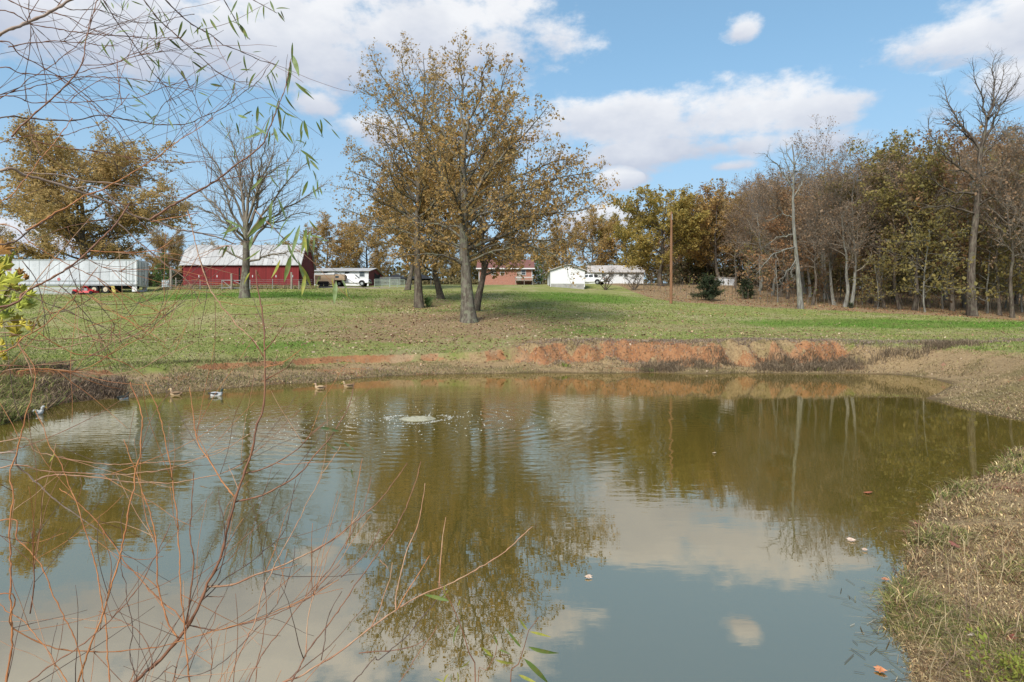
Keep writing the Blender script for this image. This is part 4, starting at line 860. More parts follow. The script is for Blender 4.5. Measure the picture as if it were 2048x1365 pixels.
# ---- stacked gate panels and red mower in front of the trailer
def farm_clutter():
    D = 75.5; x = XD(62, D); z = gz(x + 3, D)
    t = thing('gate_panel', 'pale green tubular farm gate leaning against the white trailer', 'gate', (x, D, z - .03))
    g = 5.6; H = 1.25
    for k in range(6): G().bar((0, k * .02, .12 + k * .21), (g, k * .02, .12 + k * .21), .025, 6).build('rail', M_GREENMET, t)
    for xx in (0, g / 3, 2 * g / 3, g): G().bar((xx, 0, .02), (xx, .12, H), .03, 6).build('upright', M_GREENMET, t)
    t2 = thing('panel_stack', 'low stack of long off-white panels lying beside the trailer', 'panels', (x - 1.2, D + .6, z - .05))
    for k in range(4): G().box((k * .12, 0, .03 + k * .22), (6.9 - k * .15, .9, .22 + k * .22)).build('panel', M_WHITE if k % 2 else pmat('cream_panel', (.62, .62, .53), .7), t2)
    D = 75.8; x = XD(172, D); z = gz(x, D)
    m = thing('rotary_mower', 'bright red tractor mower resting on grass beside trailer wheels', 'mower', (x, D, z))
    G().hexa([(-1.2, -.5, .18), (1.2, -.5, .18), (1.2, .6, .18), (-1.2, .6, .18), (-1.15, -.4, .42), (1.15, -.4, .42), (1.15, .5, .42), (-1.15, .5, .42)]).build('deck', M_REDP, m)
    G().box((-.22, -.1, .42), (.22, .3, .72)).build('gearbox', M_GREYMET, m)
    for s in (-1, 1): G().tube([(s * .35, 0, .42), (s * .2, -.1, .85), (0, -.15, 1.0)], [.05, .05, .05], 6).build('hitch_arm', M_REDP, m)
    G().tube([(0, -.1, .95), (.4, .3, .6), (.9, .4, .45)], [.04, .04, .04], 6).build('brace', M_REDP, m)
    for s in (-1, 1):
        G().tube([(s * 1.0, -.72, .2), (s * 1.0, -.58, .2)], [.2, .2], 12).build('wheel', M_BLACK, m)
        G().box((s * .95 - .25, -.58, .3), (s * .95 + .25, -.42, .55)).build('side_guard', M_REDP, m)
farm_clutter()
# ---- long white shed with red gable end
def shed():
    D = 100; x1 = XD(737, D); x0 = x1 - 14; z0 = gz(x1 - 3, D) - .3
    e = CAMZ + (HY - 543) / F * D - z0; r = CAMZ + (HY - 538.2) / F * 104.8 - z0; e2 = CAMZ + (HY - 553) / F * 111 - z0
    s = thing('long_shed', 'long white metal shed with red gable end behind the white pickup', 'shed', (x0, D, z0)); lx = 14
    G().box((0, 0, 0), (lx, .12, e)).build('front_wall', M_WHITEV, s)
    gp = [(0.12, 0), (11, 0), (11, e2), (4.8, r), (0.12, e)]
    G().prism(gp, lx - .1, lx + .01, 'x').build('gable_wall', M_REDG, s); G().prism(gp, 0, .1, 'x').build('gable_wall', M_REDG, s)
    G().box((0.1, 10.9, 0), (lx - .1, 11, e2)).build('back_wall', M_WHITEV, s)
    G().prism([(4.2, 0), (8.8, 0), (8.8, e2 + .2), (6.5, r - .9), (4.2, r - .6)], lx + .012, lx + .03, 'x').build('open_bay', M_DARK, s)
    f = G()
    for (u0, w0), (u1, w1) in (((-.35, e - .02), (4.8, r + .06)), ((4.8, r + .06), (11.3, e2 + .02))):
        f.hexa([(-.3, u0, w0), (lx + .3, u0, w0), (lx + .3, u1, w1), (-.3, u1, w1), (-.3, u0, w0 + .07), (lx + .3, u0, w0 + .07), (lx + .3, u1, w1 + .07), (-.3, u1, w1 + .07)])
    f.build('roof', M_TIN, s)
    for px in (694, 724): x = XD(px, D) - x0; window(s, x - .33, x + .33, e - .75, e - .12, -.01, M_GALV)
    x = XD(651, D) - x0; window(s, x - .3, x + .3, e - .75, e - .12, -.01, M_GALV)
shed()
# ---- pickup trucks
def pickup(label, loc, rz, paint=M_CARWHITE):
    t = thing('pickup_truck', label, 'pickup', loc, rz)
    body = [(-2.7, .48), (2.55, .48), (2.68, .6), (2.7, .95), (2.55, 1.05), (1.15, 1.12), (-.75, 1.12), (-.75, 1.14), (-2.68, 1.14), (-2.72, .8)]
    b = G().prism(body, -.96, .96).build('body', paint, t)
    bv = b.modifiers.new('bevel', 'BEVEL'); bv.width = .05; bv.segments = 2
    cab = G(); w0, w1 = .93, .74
    pr = [(1.2, 1.1), (.45, 1.74), (-.55, 1.8), (-.95, 1.74), (-1.05, 1.1)]
    n = len(pr); V = [(x, -(w0 if z < 1.2 else w1), z) for x, z in pr] + [(x, (w0 if z < 1.2 else w1), z) for x, z in pr]
    cab.add(V, [(i, (i + 1) % n, n + (i + 1) % n, n + i) for i in range(n)], [(0, i + 1, i) for i in range(1, n - 1)] + [(n, n + i, n + i + 1) for i in range(1, n - 1)])
    cab.build('cab', paint, t)
    def side(x0, x1, x2, x3, z0, z1, s):
        yy = lambda z: s * (w0 + (w1 - w0) * (z - 1.1) / .64 + .012)
        return [(x0, yy(z0), z0), (x1, yy(z0), z0), (x2, yy(z1), z1), (x3, yy(z1), z1)]
    for s in (-1, 1):
        for q in ((.05, .92, .45, .0), (-.85, -.1, -.1, -.8)):
            v = side(q[0], q[1], q[2], q[3], 1.2, 1.66, s); v2 = [(a, b - s * .02, c) for a, b, c in v]
            G().hexa(v2 + v).build('side_window', M_GLASS, t)
        G().box((.75, s * .96 - .1, 1.15), (.9, s * .96 + .12, 1.3)).build('mirror', M_BLACK, t)
        G().box((2.62, s * .75 - .18, .74), (2.72, s * .75 + .18, .92)).build('headlight', M_GLASS, t)
        G().box((-2.74, s * .86 - .08, .8), (-2.66, s * .86 + .08, 1.1)).build('tail_light', M_REDP, t)
        for x in (1.72, -1.62):
            w = G().tube([(x, s * .98, .37), (x, s * .72, .37)], [.37, .37], 18).build('wheel', M_BLACK, t)
            G().tube([(x, s * .995, .37), (x, s * .9, .37)], [.2, .22], 14).build('rim', M_GALV, w)
            a = np.linspace(0, PI, 10); arch = [(x + .46 * math.cos(q), .48 + .40 * math.sin(q)) for q in a]
            G().prism(arch, s * .965, s * .97).build('wheel_arch', M_BLACK, t)
    v = [(1.13, -.8, 1.2), (1.13, .8, 1.2), (.52, .68, 1.7), (.52, -.68, 1.7)]
    G().hexa(v + [(a + .03, b, c + .02) for a, b, c in v]).build('windshield', M_GLASS, t)
    v = [(-1.06, -.75, 1.25), (-1.06, .75, 1.25), (-.99, .66, 1.66), (-.99, -.66, 1.66)]
    G().hexa(v + [(a - .02, b, c) for a, b, c in v]).build('rear_window', M_GLASS, t)
    G().box((2.6, -.9, .5), (2.8, .9, .68)).build('front_bumper', M_GALV, t); G().box((-2.85, -.9, .5), (-2.66, .9, .66)).build('rear_bumper', M_GALV, t)
    G().box((2.69, -.5, .72), (2.73, .5, .94)).build('grille', M_BLACK, t)
    return t
D = 96.5; x = XD(703.5, D); pickup('white extended-cab pickup parked before the long white shed', (x, D, gz(x, D)), 0.0)
D = 106; x = XD(1180, D); pickup('white pickup half hidden behind the white garage', (x, D, gz(x, D) + .05), R(152))
# ---- tan livestock trailer with gooseneck
def goose():
    D = 94.5; x0 = XD(629, D); z = gz(x0 + 2, D)
    t = thing('livestock_trailer', 'tan gooseneck livestock trailer coupled behind the white pickup', 'trailer', (x0, D, z - .02))
    G().box((0, 0, .35), (2.85, 1.9, 1.75)).build('box', M_TANW, t)
    G().box((2.85, .05, 1.0), (4.35, 1.85, 1.82)).build('gooseneck', M_TANW, t)
    G().hexa([(-.05, -.06, 1.752), (2.9, -.06, 1.78), (2.9, 1.96, 1.78), (-.05, 1.96, 1.752), (-.05, -.06, 1.84), (2.9, -.06, 2.05), (2.9, 1.96, 2.05), (-.05, 1.96, 1.84)]).build('roof', M_WHITE, t)
    for k in range(3): G().box((.1, -.03, 1.1 + k * .18), (.9, -.004, 1.19 + k * .18)).build('slat_gap', M_DARK, t)
    G().box((3.0, .02, 1.3), (3.5, .045, 1.6)).build('window', M_GLASS, t)
    for x in (.9, 1.7): G().tube([(x, -.03, .36), (x, .2, .36)], [.36, .36], 14).build('wheel', M_BLACK, t)
    G().hexa([(.4, -.08, .5), (2.2, -.08, .5), (2.2, 0, .5), (.4, 0, .5), (.6, -.08, .8), (2.0, -.08, .8), (2.0, 0, .8), (.6, 0, .8)]).build('fender', M_DARK, t)
    G().bar((4.2, .95, .9), (4.2, .95, 1.05), .08).build('coupler', M_BLACK, t)
goose()
# ---- livestock gates
def gate(px0, px1, D, label, mat=M_GREENMET, H=1.35, rails=6):
    x0, x1 = XD(px0, D), XD(px1, D); z = min(gz(x0, D), gz(x1, D)); t = thing('livestock_gate', label, 'gate', (x0, D, z)); w = x1 - x0
    for k in range(rails): G().bar((0, 0, .18 + k * (H - .2) / (rails - 1)), (w, 0, .18 + k * (H - .2) / (rails - 1)), .032, 6).build('rail', mat, t)
    for x in (0, w / 2, w): G().bar((x, .01, -.05), (x, .01, H + .02), .04, 6).build('upright', mat, t)
gate(749, 779, 96, 'pale green livestock gate beside the red shed gable', H=1.2)
gate(780, 809, 95.7, 'pale green livestock gate ending at the stout oak', H=1.2)
gate(760, 800, 104, 'grey livestock gate behind the pale green gates', M_GALV, 1.3)
def canopy(px0, px1, D, label):
    x0, x1 = XD(px0, D), XD(px1, D); w = x1 - x0; z = gz((x0 + x1) / 2, D); e = CAMZ + (HY - 557) / F * D - z; r = e + .85
    t = thing('shade_canopy', label, 'canopy', (x0, D, z))
    G().add([(-.2, -.2, e), (w + .2, -.2, e), (w + .2, 3.2, e), (-.2, 3.2, e), (w * .5, 1.5, r), (-.2, -.2, e - .12), (w + .2, -.2, e - .12), (w + .2, 3.2, e - .12), (-.2, 3.2, e - .12)], [(0, 1, 6, 5), (1, 2, 7, 6), (2, 3, 8, 7), (3, 0, 5, 8)], [(0, 1, 4), (1, 2, 4), (2, 3, 4), (3, 0, 4)]).build('tarp', M_TARP, t)
    for a in (0, w):
        for b in (0, 3): G().bar((a, b, -.1), (a, b, e), .05, 6).build('post', M_GREYMET, t)
canopy(768, 812, 112, 'black peaked shade canopy beyond the livestock gates'); canopy(818, 862, 108, 'black tarp canopy seen between the oak trunks')
# ---- brick house
def house():
    D = 125; x0, x1 = XD(958, D), XD(1064, D); z0 = gz((x0 + x1) / 2, D) - .35; e = CAMZ + (HY - 538) / F * D - z0; lx = x1 - x0; ly = 8.5
    h = thing('brick_house', 'red brick house with white trimmed windows and small rear deck', 'house', (x0, D, z0))
    G().box((0, 0, 0), (lx, ly, e)).build('wall', M_BRICK, h)
    G().prism([(-.5, e + .01), (ly + .5, e + .01), (ly / 2, e + 2.2)], -.5, lx + .5, 'x').build('roof', M_SHINGLE, h)
    G().box((-.55, -.58, e - .12), (lx + .55, -.45, e + .1)).build('fascia', M_WHITE, h)
    for x in (-.04, lx - .06): G().box((x, -.06, .1), (x + .1, -.004, e - .12)).build('downspout', M_WHITE, h)
    for px, w in ((987, .36), (1004.5, .36), (1047, .4)):
        x = XD(px, D) - x0; window(h, x - w, x + w, e - 1.15, e - .22, -.01)
    x = XD(1038, D) - x0; d = G().box((x - .42, -.05, .75), (x + .42, -.006, e - .5)).build('door', pmat('storm_door', (.35, .31, .27), .4), h)
    G().bar((x + .3, -.08, 1.7), (x + .3, -.06, 1.8), .03, 6).build('handle', M_GALV, d)
    xa, xb = XD(1031, D) - x0, XD(1065, D) - x0
    dk = thing('rear_deck', 'small white railed deck behind the brick house', 'deck', (x0 + xa, D - 2.3, z0)); w = xb - xa
    G().box((0, 0, .95), (w, 2.2, 1.05)).build('floor', M_WOOD, dk)
    for a in (.02, w / 2, w - .02): G().box((a - .05, 0, 0), (a + .05, .1, 1.6)).build('post', M_WOOD, dk)
    G().box((-.06, -.03, 1.55), (w + .06, .13, 1.66)).build('handrail', M_WHITE, dk)
    for k in range(12): G().box((k * w / 12 + .05, .03, 1.05), (k * w / 12 + .12, .07, 1.55)).build('baluster', M_WOOD, dk)
    for k in range(3): G().box((w + .05, .2 + k * .0, .68 - k * .3), (w + .35 + k * .3, 1.3, .75 - k * .3)).build('step', M_WOOD, dk)
    p = thing('vent_pipe', 'thin roof vent pipe on the brick house', 'pipe', (x0 + 1.6, D + 2, z0 + e + 1.0)); G().bar((0, 0, -.3), (0, 0, .5), .06).build('pipe', M_GREYMET, p)
house()
# ---- white garage
def garage():
    D = 98; x0, x1 = XD(1101, D), XD(1169, D); zg = gz(x1, D); lx = x1 - x0; ly = 8.5; z0 = zg - .3
    f = CAMZ + (HY - 568) / F * D - z0; e = CAMZ + (HY - 541) / F * D - z0; r = CAMZ + (HY - 529.5) / F * D - z0
    g = thing('garage', 'white gabled garage on a grey concrete foundation', 'garage', (x0, D, z0))
    G().box((.03, .03, -.3), (lx - .03, ly, f)).build('foundation', M_CONC, g)
    G().prism([(0, f), (lx, f), (lx, e), (lx / 2, r), (0, e)], 0, .1).build('gable_wall', M_WHITEH, g)
    G().box((0, .1, f), (.1, ly, e)).build('side_wall', M_WHITEH, g); G().box((lx - .1, .1, f), (lx, ly, e)).build('side_wall', M_WHITEH, g); G().box((.1, ly - .1, f), (lx - .1, ly, e)).build('back_wall', M_WHITEH, g)
    q = G(); s = (r - e) / (lx / 2)
    for a, b in ((-.4, lx / 2), (lx + .4, lx / 2)):
        za = e - .4 * s
        q.hexa([(a, -.3, za), (b, -.3, r), (b, ly + .3, r), (a, ly + .3, za), (a, -.3, za + .1), (b, -.3, r + .1), (b, ly + .3, r + .1), (a, ly + .3, za + .1)])
    q.build('roof', M_TIN2, g)
    G().box((-.012, 2.2, f - .1), (-.003, 3.1, e - .5)).build('side_door', M_DARK, g)
    for x in (0, lx): G().box((x - .05, -.05, f - .5), (x + .05, -.004, e)).build('corner_trim', M_WHITE, g)
garage()
# ---- long white building with pale tin roof
def longhouse():
    D = 128; x0, x1 = XD(1178, D), XD(1287, D); z0 = gz((x0 + x1) / 2, D) - .3; lx = x1 - x0; ly = 7
    e = CAMZ + (HY - 545) / F * D - z0; r = CAMZ + (HY - 531.5) / F * 131 - z0
    g = thing('white_outbuilding', 'long low white building with pinkish tin roof beyond the garage', 'building', (x0, D, z0))
    G().box((0, 0, 0), (lx, ly, e)).build('wall', M_WHITEV, g)
    G().hexa([(-.4, -.4, e - .08), (lx + .4, -.4, e - .08), (lx - .1, 3.5, r), (.1, 3.5, r), (-.4, -.4, e), (lx + .4, -.4, e), (lx - .1, 3.5, r + .08), (.1, 3.5, r + .08)]).hexa([(.1, 3.51, r), (lx - .1, 3.51, r), (lx + .4, ly + .4, e - .08), (-.4, ly + .4, e - .08), (.1, 3.51, r + .08), (lx - .1, 3.51, r + .08), (lx + .4, ly + .4, e), (-.4, ly + .4, e)]).build('roof', M_TIN2, g)
    for px, w, h, dz in ((1207, .25, .35, 0), (1224, .28, .3, 0), (1241.5, .28, .3, 0), (1252, .3, .4, -.05), (1275, .28, .5, -.1)):
        x = XD(px, D) - x0; window(g, x - w, x + w, e - .55 - h / 2 + dz, e - .55 + h / 2 + dz, -.01, M_GALV)
    G().box((lx - .4, -.06, e - .5), (lx - .25, -.004, e - .1)).build('meter_box', M_GREYMET, g)
longhouse()
# ---- small weathered shed at the wood edge
def hut():
    D = 106; x0 = XD(1437, D); z0 = gz(x0 + 1, D) - .3
    h = thing('weathered_hut', 'small weathered white hut at the wood edge behind the cedars', 'shed', (x0, D, z0))
    G().box((0, 0, 0), (2.6, 2, 1.55)).build('wall', M_WHITEV, h)
    G().hexa([(-.15, -.15, 1.56), (2.75, -.15, 1.45), (2.75, 2.15, 1.45), (-.15, 2.15, 1.56), (-.15, -.15, 1.64), (2.75, -.15, 1.52), (2.75, 2.15, 1.52), (-.15, 2.15, 1.64)]).build('roof', M_TIN, h)
    for x in (.8, 1.6): G().box((x, -.03, .1), (x + .1, -.004, 1.45)).build('batten', M_WOOD, h)
hut()
# ---- posts, fence and small yard things
def post(px, ytop, D, r, label, name='fence_post', mat=M_WOOD, group=None):
    x = XD(px, D); z = gz(x, D); h = CAMZ + (HY - ytop) / F * D - z
    o = G().tube([(0, 0, -.3), (r * .1, 0, h * .5), (-r * .1, 0, h - .03), (-r * .1, 0, h)], [r * 1.1, r, r * .95, r * .8], 9).build(name, mat, None, (x, D, z)); return tag(o, label, 'post' if 'pole' not in name else 'pole', group)
def pole():
    D = 71; x = XD(1342, D); z = gz(x, D); top = CAMZ + (HY - 424) / F * D - z
    t = thing('utility_pole', 'plain brown wooden utility pole standing on the lawn', 'pole', (x, D, z))
    G().tube([(0, 0, -.5), (.02, 0, top * .5), (.06, 0, top)], [.17, .145, .11], 12).build('shaft', M_POLE, t)
    G().bar((.1, -.12, top - .9), (.1, -.12, top - .3), .05, 6).build('bracket', M_GREYMET, t)
pole()
post(342, 534, 82, .15, 'tall pale weathered post between the trailer and barn'); post(352, 556, 84, .09, 'short grey post near the corner of the barn'); post(463, 548, 81, .12, 'weathered post in the middle of the barn gate'); post(583, 545, 81, .12, 'weathered wooden fence post before the barn gable')
post(598, 562, 81, .07, 'thin post beside the weathered fence post by barn gable')
def barn_gate(px0, px1, label):
    D = 81.2; x0, x1 = XD(px0, D), XD(px1, D); z = min(gz(x0, D), gz(x1, D)); w = x1 - x0; t = thing('yard_gate', label, 'gate', (x0, D, z))
    for zz in (.2, 1.15): G().bar((0, 0, zz), (w, 0, zz), .04, 6).build('rail', M_GALV, t)
    for x in (0, w): G().bar((x, .01, -.1), (x, .01, 1.2), .055, 6).build('upright', M_GALV, t)
    G().bar((0, .02, 1.15), (w, .02, .2), .03, 6).build('brace', M_GALV, t)
barn_gate(444, 462, 'grey metal yard gate left leaf before the barn door'); barn_gate(464, 500, 'grey metal yard gate leaf behind the bare tree trunk')
def wire_fence():
    D = 81; pts = [345, 400, 444]; pts2 = [500, 545, 583, 625]
    for k, lst in enumerate((pts, pts2)):
        t = thing('wire_fence', ['wire fence between tall pale post and yard gate', 'wire fence from the yard gate to the barn gable'][k], 'fence', (XD(lst[0], D), D, gz(XD(lst[0], D), D)))
        o = np.array(t.location)
        for zz in (.25, .5, .75, 1.0, 1.2): G().tube([np.array((XD(p, D), D, gz(XD(p, D), D) + zz)) - o for p in lst], [.012] * len(lst), 4).build('wire', M_GREYMET, t)
        for p in lst[1:-1]: G().bar(np.array((XD(p, D), D + .03, gz(XD(p, D), D) - .2)) - o, np.array((XD(p, D), D + .03, gz(XD(p, D), D) + 1.3)) - o, .04, 5).build('stake', M_GREYMET, t)
wire_fence()
def tote():
    D = 88; x = XD(331, D); z = gz(x, D); t = thing('water_tote', 'grey caged liquid tote beside the barn corner', 'tank', (x, D, z))
    G().box((-.5, 0, .15), (.5, 1, 1.1)).build('tank', pmat('tote_plastic', (.45, .5, .53), .5), t); G().box((-.55, -.05, 0), (.55, 1.05, .14)).build('pallet', M_WOOD, t)
    for k in range(5): G().bar((-.5 + k * .25, -.03, .15), (-.5 + k * .25, -.03, 1.12), .018, 5).build('cage_bar', M_GALV, t)
    for zz in (.4, .75, 1.1): G().bar((-.52, -.05, zz), (.52, -.05, zz), .018, 5).build('cage_bar', M_GALV, t)
tote()
# ------------------------------------------------------------------ ground cover, weeds, far wood
M_BLADE = attr_mat('grass_blades', .9, .0, 3, trans=.25)
def blades(name, p, h, w, lean, cols, rng, kind='stuff', bend=0.6, mat=None):
    """bent two-piece blades; lean = how far the tip falls over, in heights"""
    n = len(p); a = rng.uniform(0, 2 * PI, n); dr = np.stack([np.cos(a), np.sin(a), 0 * a], 1); b = rng.uniform(0, 2 * PI, n); sd_ = np.stack([np.cos(b), np.sin(b), 0 * b], 1)
    h = np.asarray(h)[:, None]; w = np.asarray(w)[:, None]; ln = np.asarray(lean)[:, None]
    up = np.array([0, 0, 1.0]); mid = p + dr * h * ln * .35 + up * h * .6; tip = p + dr * h * ln + up * h * (1 - .25 * np.minimum(ln, 2.5))
    V = np.stack([p - sd_ * w, p + sd_ * w, mid + sd_ * w * .8, mid - sd_ * w * .8, tip], 1).reshape(-1, 3)
    k = np.arange(n)[:, None] * 5
    me = np_mesh(name, V, k + np.array([[0, 1, 2, 3]]), k + np.array([[3, 2, 4]]), {'col': np.repeat(cols, 5, 0)}); me.materials.append(mat or M_BLADE)
    return tag(link(bpy.data.objects.new(name, me)), kind=kind)
def pick(rng, pal, n, var=.25):
    pal = np.array(pal); c = pal[rng.integers(len(pal), size=n)]; return c * np.exp(rng.normal(0, var, (n, 1)))
def quads_flat(name, p, size, cols, rng, tilt=.5):
    n = len(p); a = rng.uniform(0, 2 * PI, n); d = nrm(np.stack([np.cos(a), np.sin(a), rng.normal(0, tilt, n)], 1)); e = nrm(np.stack([-np.sin(a), np.cos(a), rng.normal(0, tilt, n)], 1)); s = (size * np.exp(rng.normal(0, .3, n)))[:, None]
    V = np.stack([p - d * s * .5, p + e * s * .3, p + d * s * .5, p - e * s * .3], 1).reshape(-1, 3)
    me = np_mesh(name, V, np.arange(4 * n).reshape(-1, 4), None, {'col': np.repeat(cols, 4, 0)}); me.materials.append(M_BLADE)
    return tag(link(bpy.data.objects.new(name, me)), kind='stuff')
rng = np.random.default_rng(77)
def in_view(x, y, z, m=30): 
    px = CX + F * x / y; py = HY - F * (z - CAMZ) / y; return (px > -m) & (px < 2048 + m) & (py < 1365 + 60)
# lawn grass tufts
def lawn():
    n = 150000; D = 26 + 60 * rng.random(n) ** 1.5; px = rng.uniform(-20, 2070, n); x = (px - CX) / F * D
    d = samp('d', x, D); lit = samp('litter', x, D); dr = samp('dry', x, D); cl = samp('clay', x, D); lu = samp('lush', x, D)
    k = (d > 3.0) & (cl < .35) & (rng.random(n) > lit * .9); x, D, lit, dr, lu = x[k], D[k], lit[k], dr[k], lu[k]; n = len(x)
    z = samp('z', x, D); c = pick(rng, [(.20, .25, .06), (.26, .28, .08), (.18, .23, .055), (.33, .29, .13)], n)
    g = pick(rng, [(.11, .22, .03), (.15, .25, .045)], n); s = pick(rng, [(.34, .27, .15), (.26, .19, .10), (.24, .21, .09)], n)
    pat = vnoise(x * .35, D * .35, 9)
    f = np.clip(lu * 1.3 + (pat - .5) * .8, 0, 1)[:, None]; c = c * (1 - f) + g * f; f = np.clip(dr * 1.3 + (vnoise(x * .3, D * .3, 4) - .62) * 1.6, 0, 1)[:, None]; c = c * (1 - f) + s * f
    blades('lawn_grass', np.stack([x, D, z - .01], 1), rng.uniform(.04, .11, n), np.full(n, .022) * (D / 35), rng.uniform(.3, 1.6, n), c, rng)
lawn()
def litter_leaves():
    n = 110000; D = 30 + 75 * rng.random(n) ** 1.3; px = rng.uniform(-20, 2070, n); x = (px - CX) / F * D
    lit = samp('litter', x, D) * np.clip(.25 + 1.5 * vnoise(x * .8, D * .8, 21), .2, 1.2) + .06; d = samp('d', x, D)
    k = (d > 0.5) & (rng.random(n) < lit * .75); x, D = x[k], D[k]; n = len(x)
    wd = (x > 15) & (D > 58)
    c = pick(rng, [(.34, .21, .12), (.25, .14, .08), (.42, .29, .18), (.20, .11, .07), (.50, .38, .27)], n); c2 = pick(rng, [(.36, .17, .08), (.29, .13, .065), (.42, .23, .12), (.20, .10, .06)], n); c = np.where(wd[:, None], c2, c)
    quads_flat('fallen_leaf_litter', np.stack([x, D, samp('z', x, D) + .025], 1), np.full(n, .14), c, rng)
litter_leaves()
# dry weeds and brush along the far bank
def bank_weeds():
    P_, H_, W_, L_, C_ = [], [], [], [], []
    def clump(cx, cy, n, r, h, pal, w=.012, lean=(.2, 1.2)):
        x = cx + rng.normal(0, r, n); y = cy + rng.normal(0, r * .8, n); k = shore_d(x, y) > .05; x, y = x[k], y[k]
        P_.append(np.stack([x, y, ground(x, y) - .02], 1)); n = len(x); H_.append(h * rng.uniform(.4, 1.15, n)); W_.append(np.full(n, w)); L_.append(rng.uniform(*lean, n)); C_.append(pick(rng, pal, n))
    brush = [(.20, .15, .10), (.15, .11, .07), (.27, .20, .13), (.12, .09, .06)]; straw = [(.40, .31, .19), (.33, .25, .15), (.27, .21, .11), (.24, .20, .08)]; mauve = [(.27, .20, .17), (.22, .16, .13), (.32, .25, .20)]; green = [(.13, .17, .05), (.20, .24, .05)]
    # toe of the bank: dark brush clumps
    for i in range(260):
        px = rng.uniform(1030, 1950); D = rng.uniform(33.0, 35.2); x = XD(px, D)
        dens = vnoise(np.array([px / 60.]), np.array([3.]), 14)[0]
        if dens < .38: continue
        clump(x, D, 60, .26, .34 * (0.6 + dens * .7), brush, .011)
    for i in range(24): px = rng.uniform(1290, 1420) if i % 2 else rng.uniform(1650, 1880); D = rng.uniform(33.4, 34.4); clump(XD(px, D), D, 70, .32, .42, brush, .011)
    # top of the bank: pale mauve dry grass
    for i in range(420):
        px = rng.uniform(1050, 2060); D = rng.uniform(35.2, 38.4); clump(XD(px, D), D, 34, .4, .17, mauve if rng.random() < .7 else straw, .014, (.4, 1.6))
    for i in range(170):        # roots and tufts on the clay face
        px = rng.uniform(1060, 1900); D = rng.uniform(34.3, 36.4); clump(XD(px, D), D, 22, .22, .16, straw + mauve + brush, .012, (.6, 2.2))
    for i in range(300):        # straw on the toe, all along the far shore
        t = rng.random(); px = 250 + 1750 * t; D = F * CAMZ / (np.interp(px, [250, 400, 640, 800, 1100, 1800, 1950, 2000], [797, 783, 766, 752, 746, 750, 762, 790]) - HY) + rng.uniform(.1, 2.0)
        clump(XD(px, D), D, 40, .4, .14, straw + brush[:1], .013, (.5, 2.0))
    for i in range(260):        # left low bank
        px = rng.uniform(180, 900); D = np.interp(px, [180, 400, 640, 900], [23.0, 25.0, 28.5, 33.5]) + rng.normal(0, 1.2); clump(XD(px, D), D, 34, .4, .15, straw + mauve[:1] + green[:1], .012, (.4, 1.8))
    for i in range(55):        # shaggy lip over the undercut
        px = rng.uniform(230, 640); D = np.interp(px, [230, 400, 640], [26.6, 28.2, 30.6]) + rng.normal(0, .25); clump(XD(px, D), D, 30, .3, .2, [(.16, .17, .06), (.22, .19, .09), (.12, .12, .05)], .012, (.6, 2.0))
    for px, D in ((1296, 33.6), (1300, 33.5), (1634, 33.3), (1640, 33.3), (1958, 31.5), (1130, 34.5)): clump(XD(px, D), D, 60, .16, .25, green, .014)
    for i in range(300):        # sandy spit at the right
        px = rng.uniform(1880, 2080); py = rng.uniform(748, 846); D = F * (CAMZ - .35) / (py - HY); clump(XD(px, D), D, 46, .35, .10, straw + [(.30, .22, .13)], .010, (.6, 2.2))
    blades('dry_bank_weeds', np.concatenate(P_), np.concatenate(H_), np.concatenate(W_), np.concatenate(L_), np.concatenate(C_), rng)
bank_weeds()
def left_weeds():
    n = 18000; px = rng.uniform(-60, 250, n); D = rng.uniform(14, 25, n); x = XD(px, D); d = shore_d(x, D); z = ground(x, D)
    lim = np.where(px < 135, 1, .8); k = (d > .02) & (d < np.where(px < 140, 7, 2.6)); x, D, z, px, d = x[k], D[k], z[k], px[k], d[k]; n = len(x)
    isg = (px + rng.normal(0, 42, n) < 85); c = np.where(isg[:, None], pick(rng, [(.20, .23, .065), (.25, .25, .08), (.15, .17, .05), (.38, .29, .15), (.24, .17, .10)], n), pick(rng, [(.15, .11, .08), (.12, .085, .06), (.25, .18, .12)], n))
    h = np.where(isg, rng.uniform(.1, .5, n), rng.uniform(.12, .5, n)) * np.clip(.45 + vnoise(x * .8, D * .8, 3), .4, 1.3)
    blades('tall_bank_weeds', np.stack([x, D, z - .02], 1), h, np.full(n, .013), rng.uniform(.3, 2.0, n), c, rng)
left_weeds()
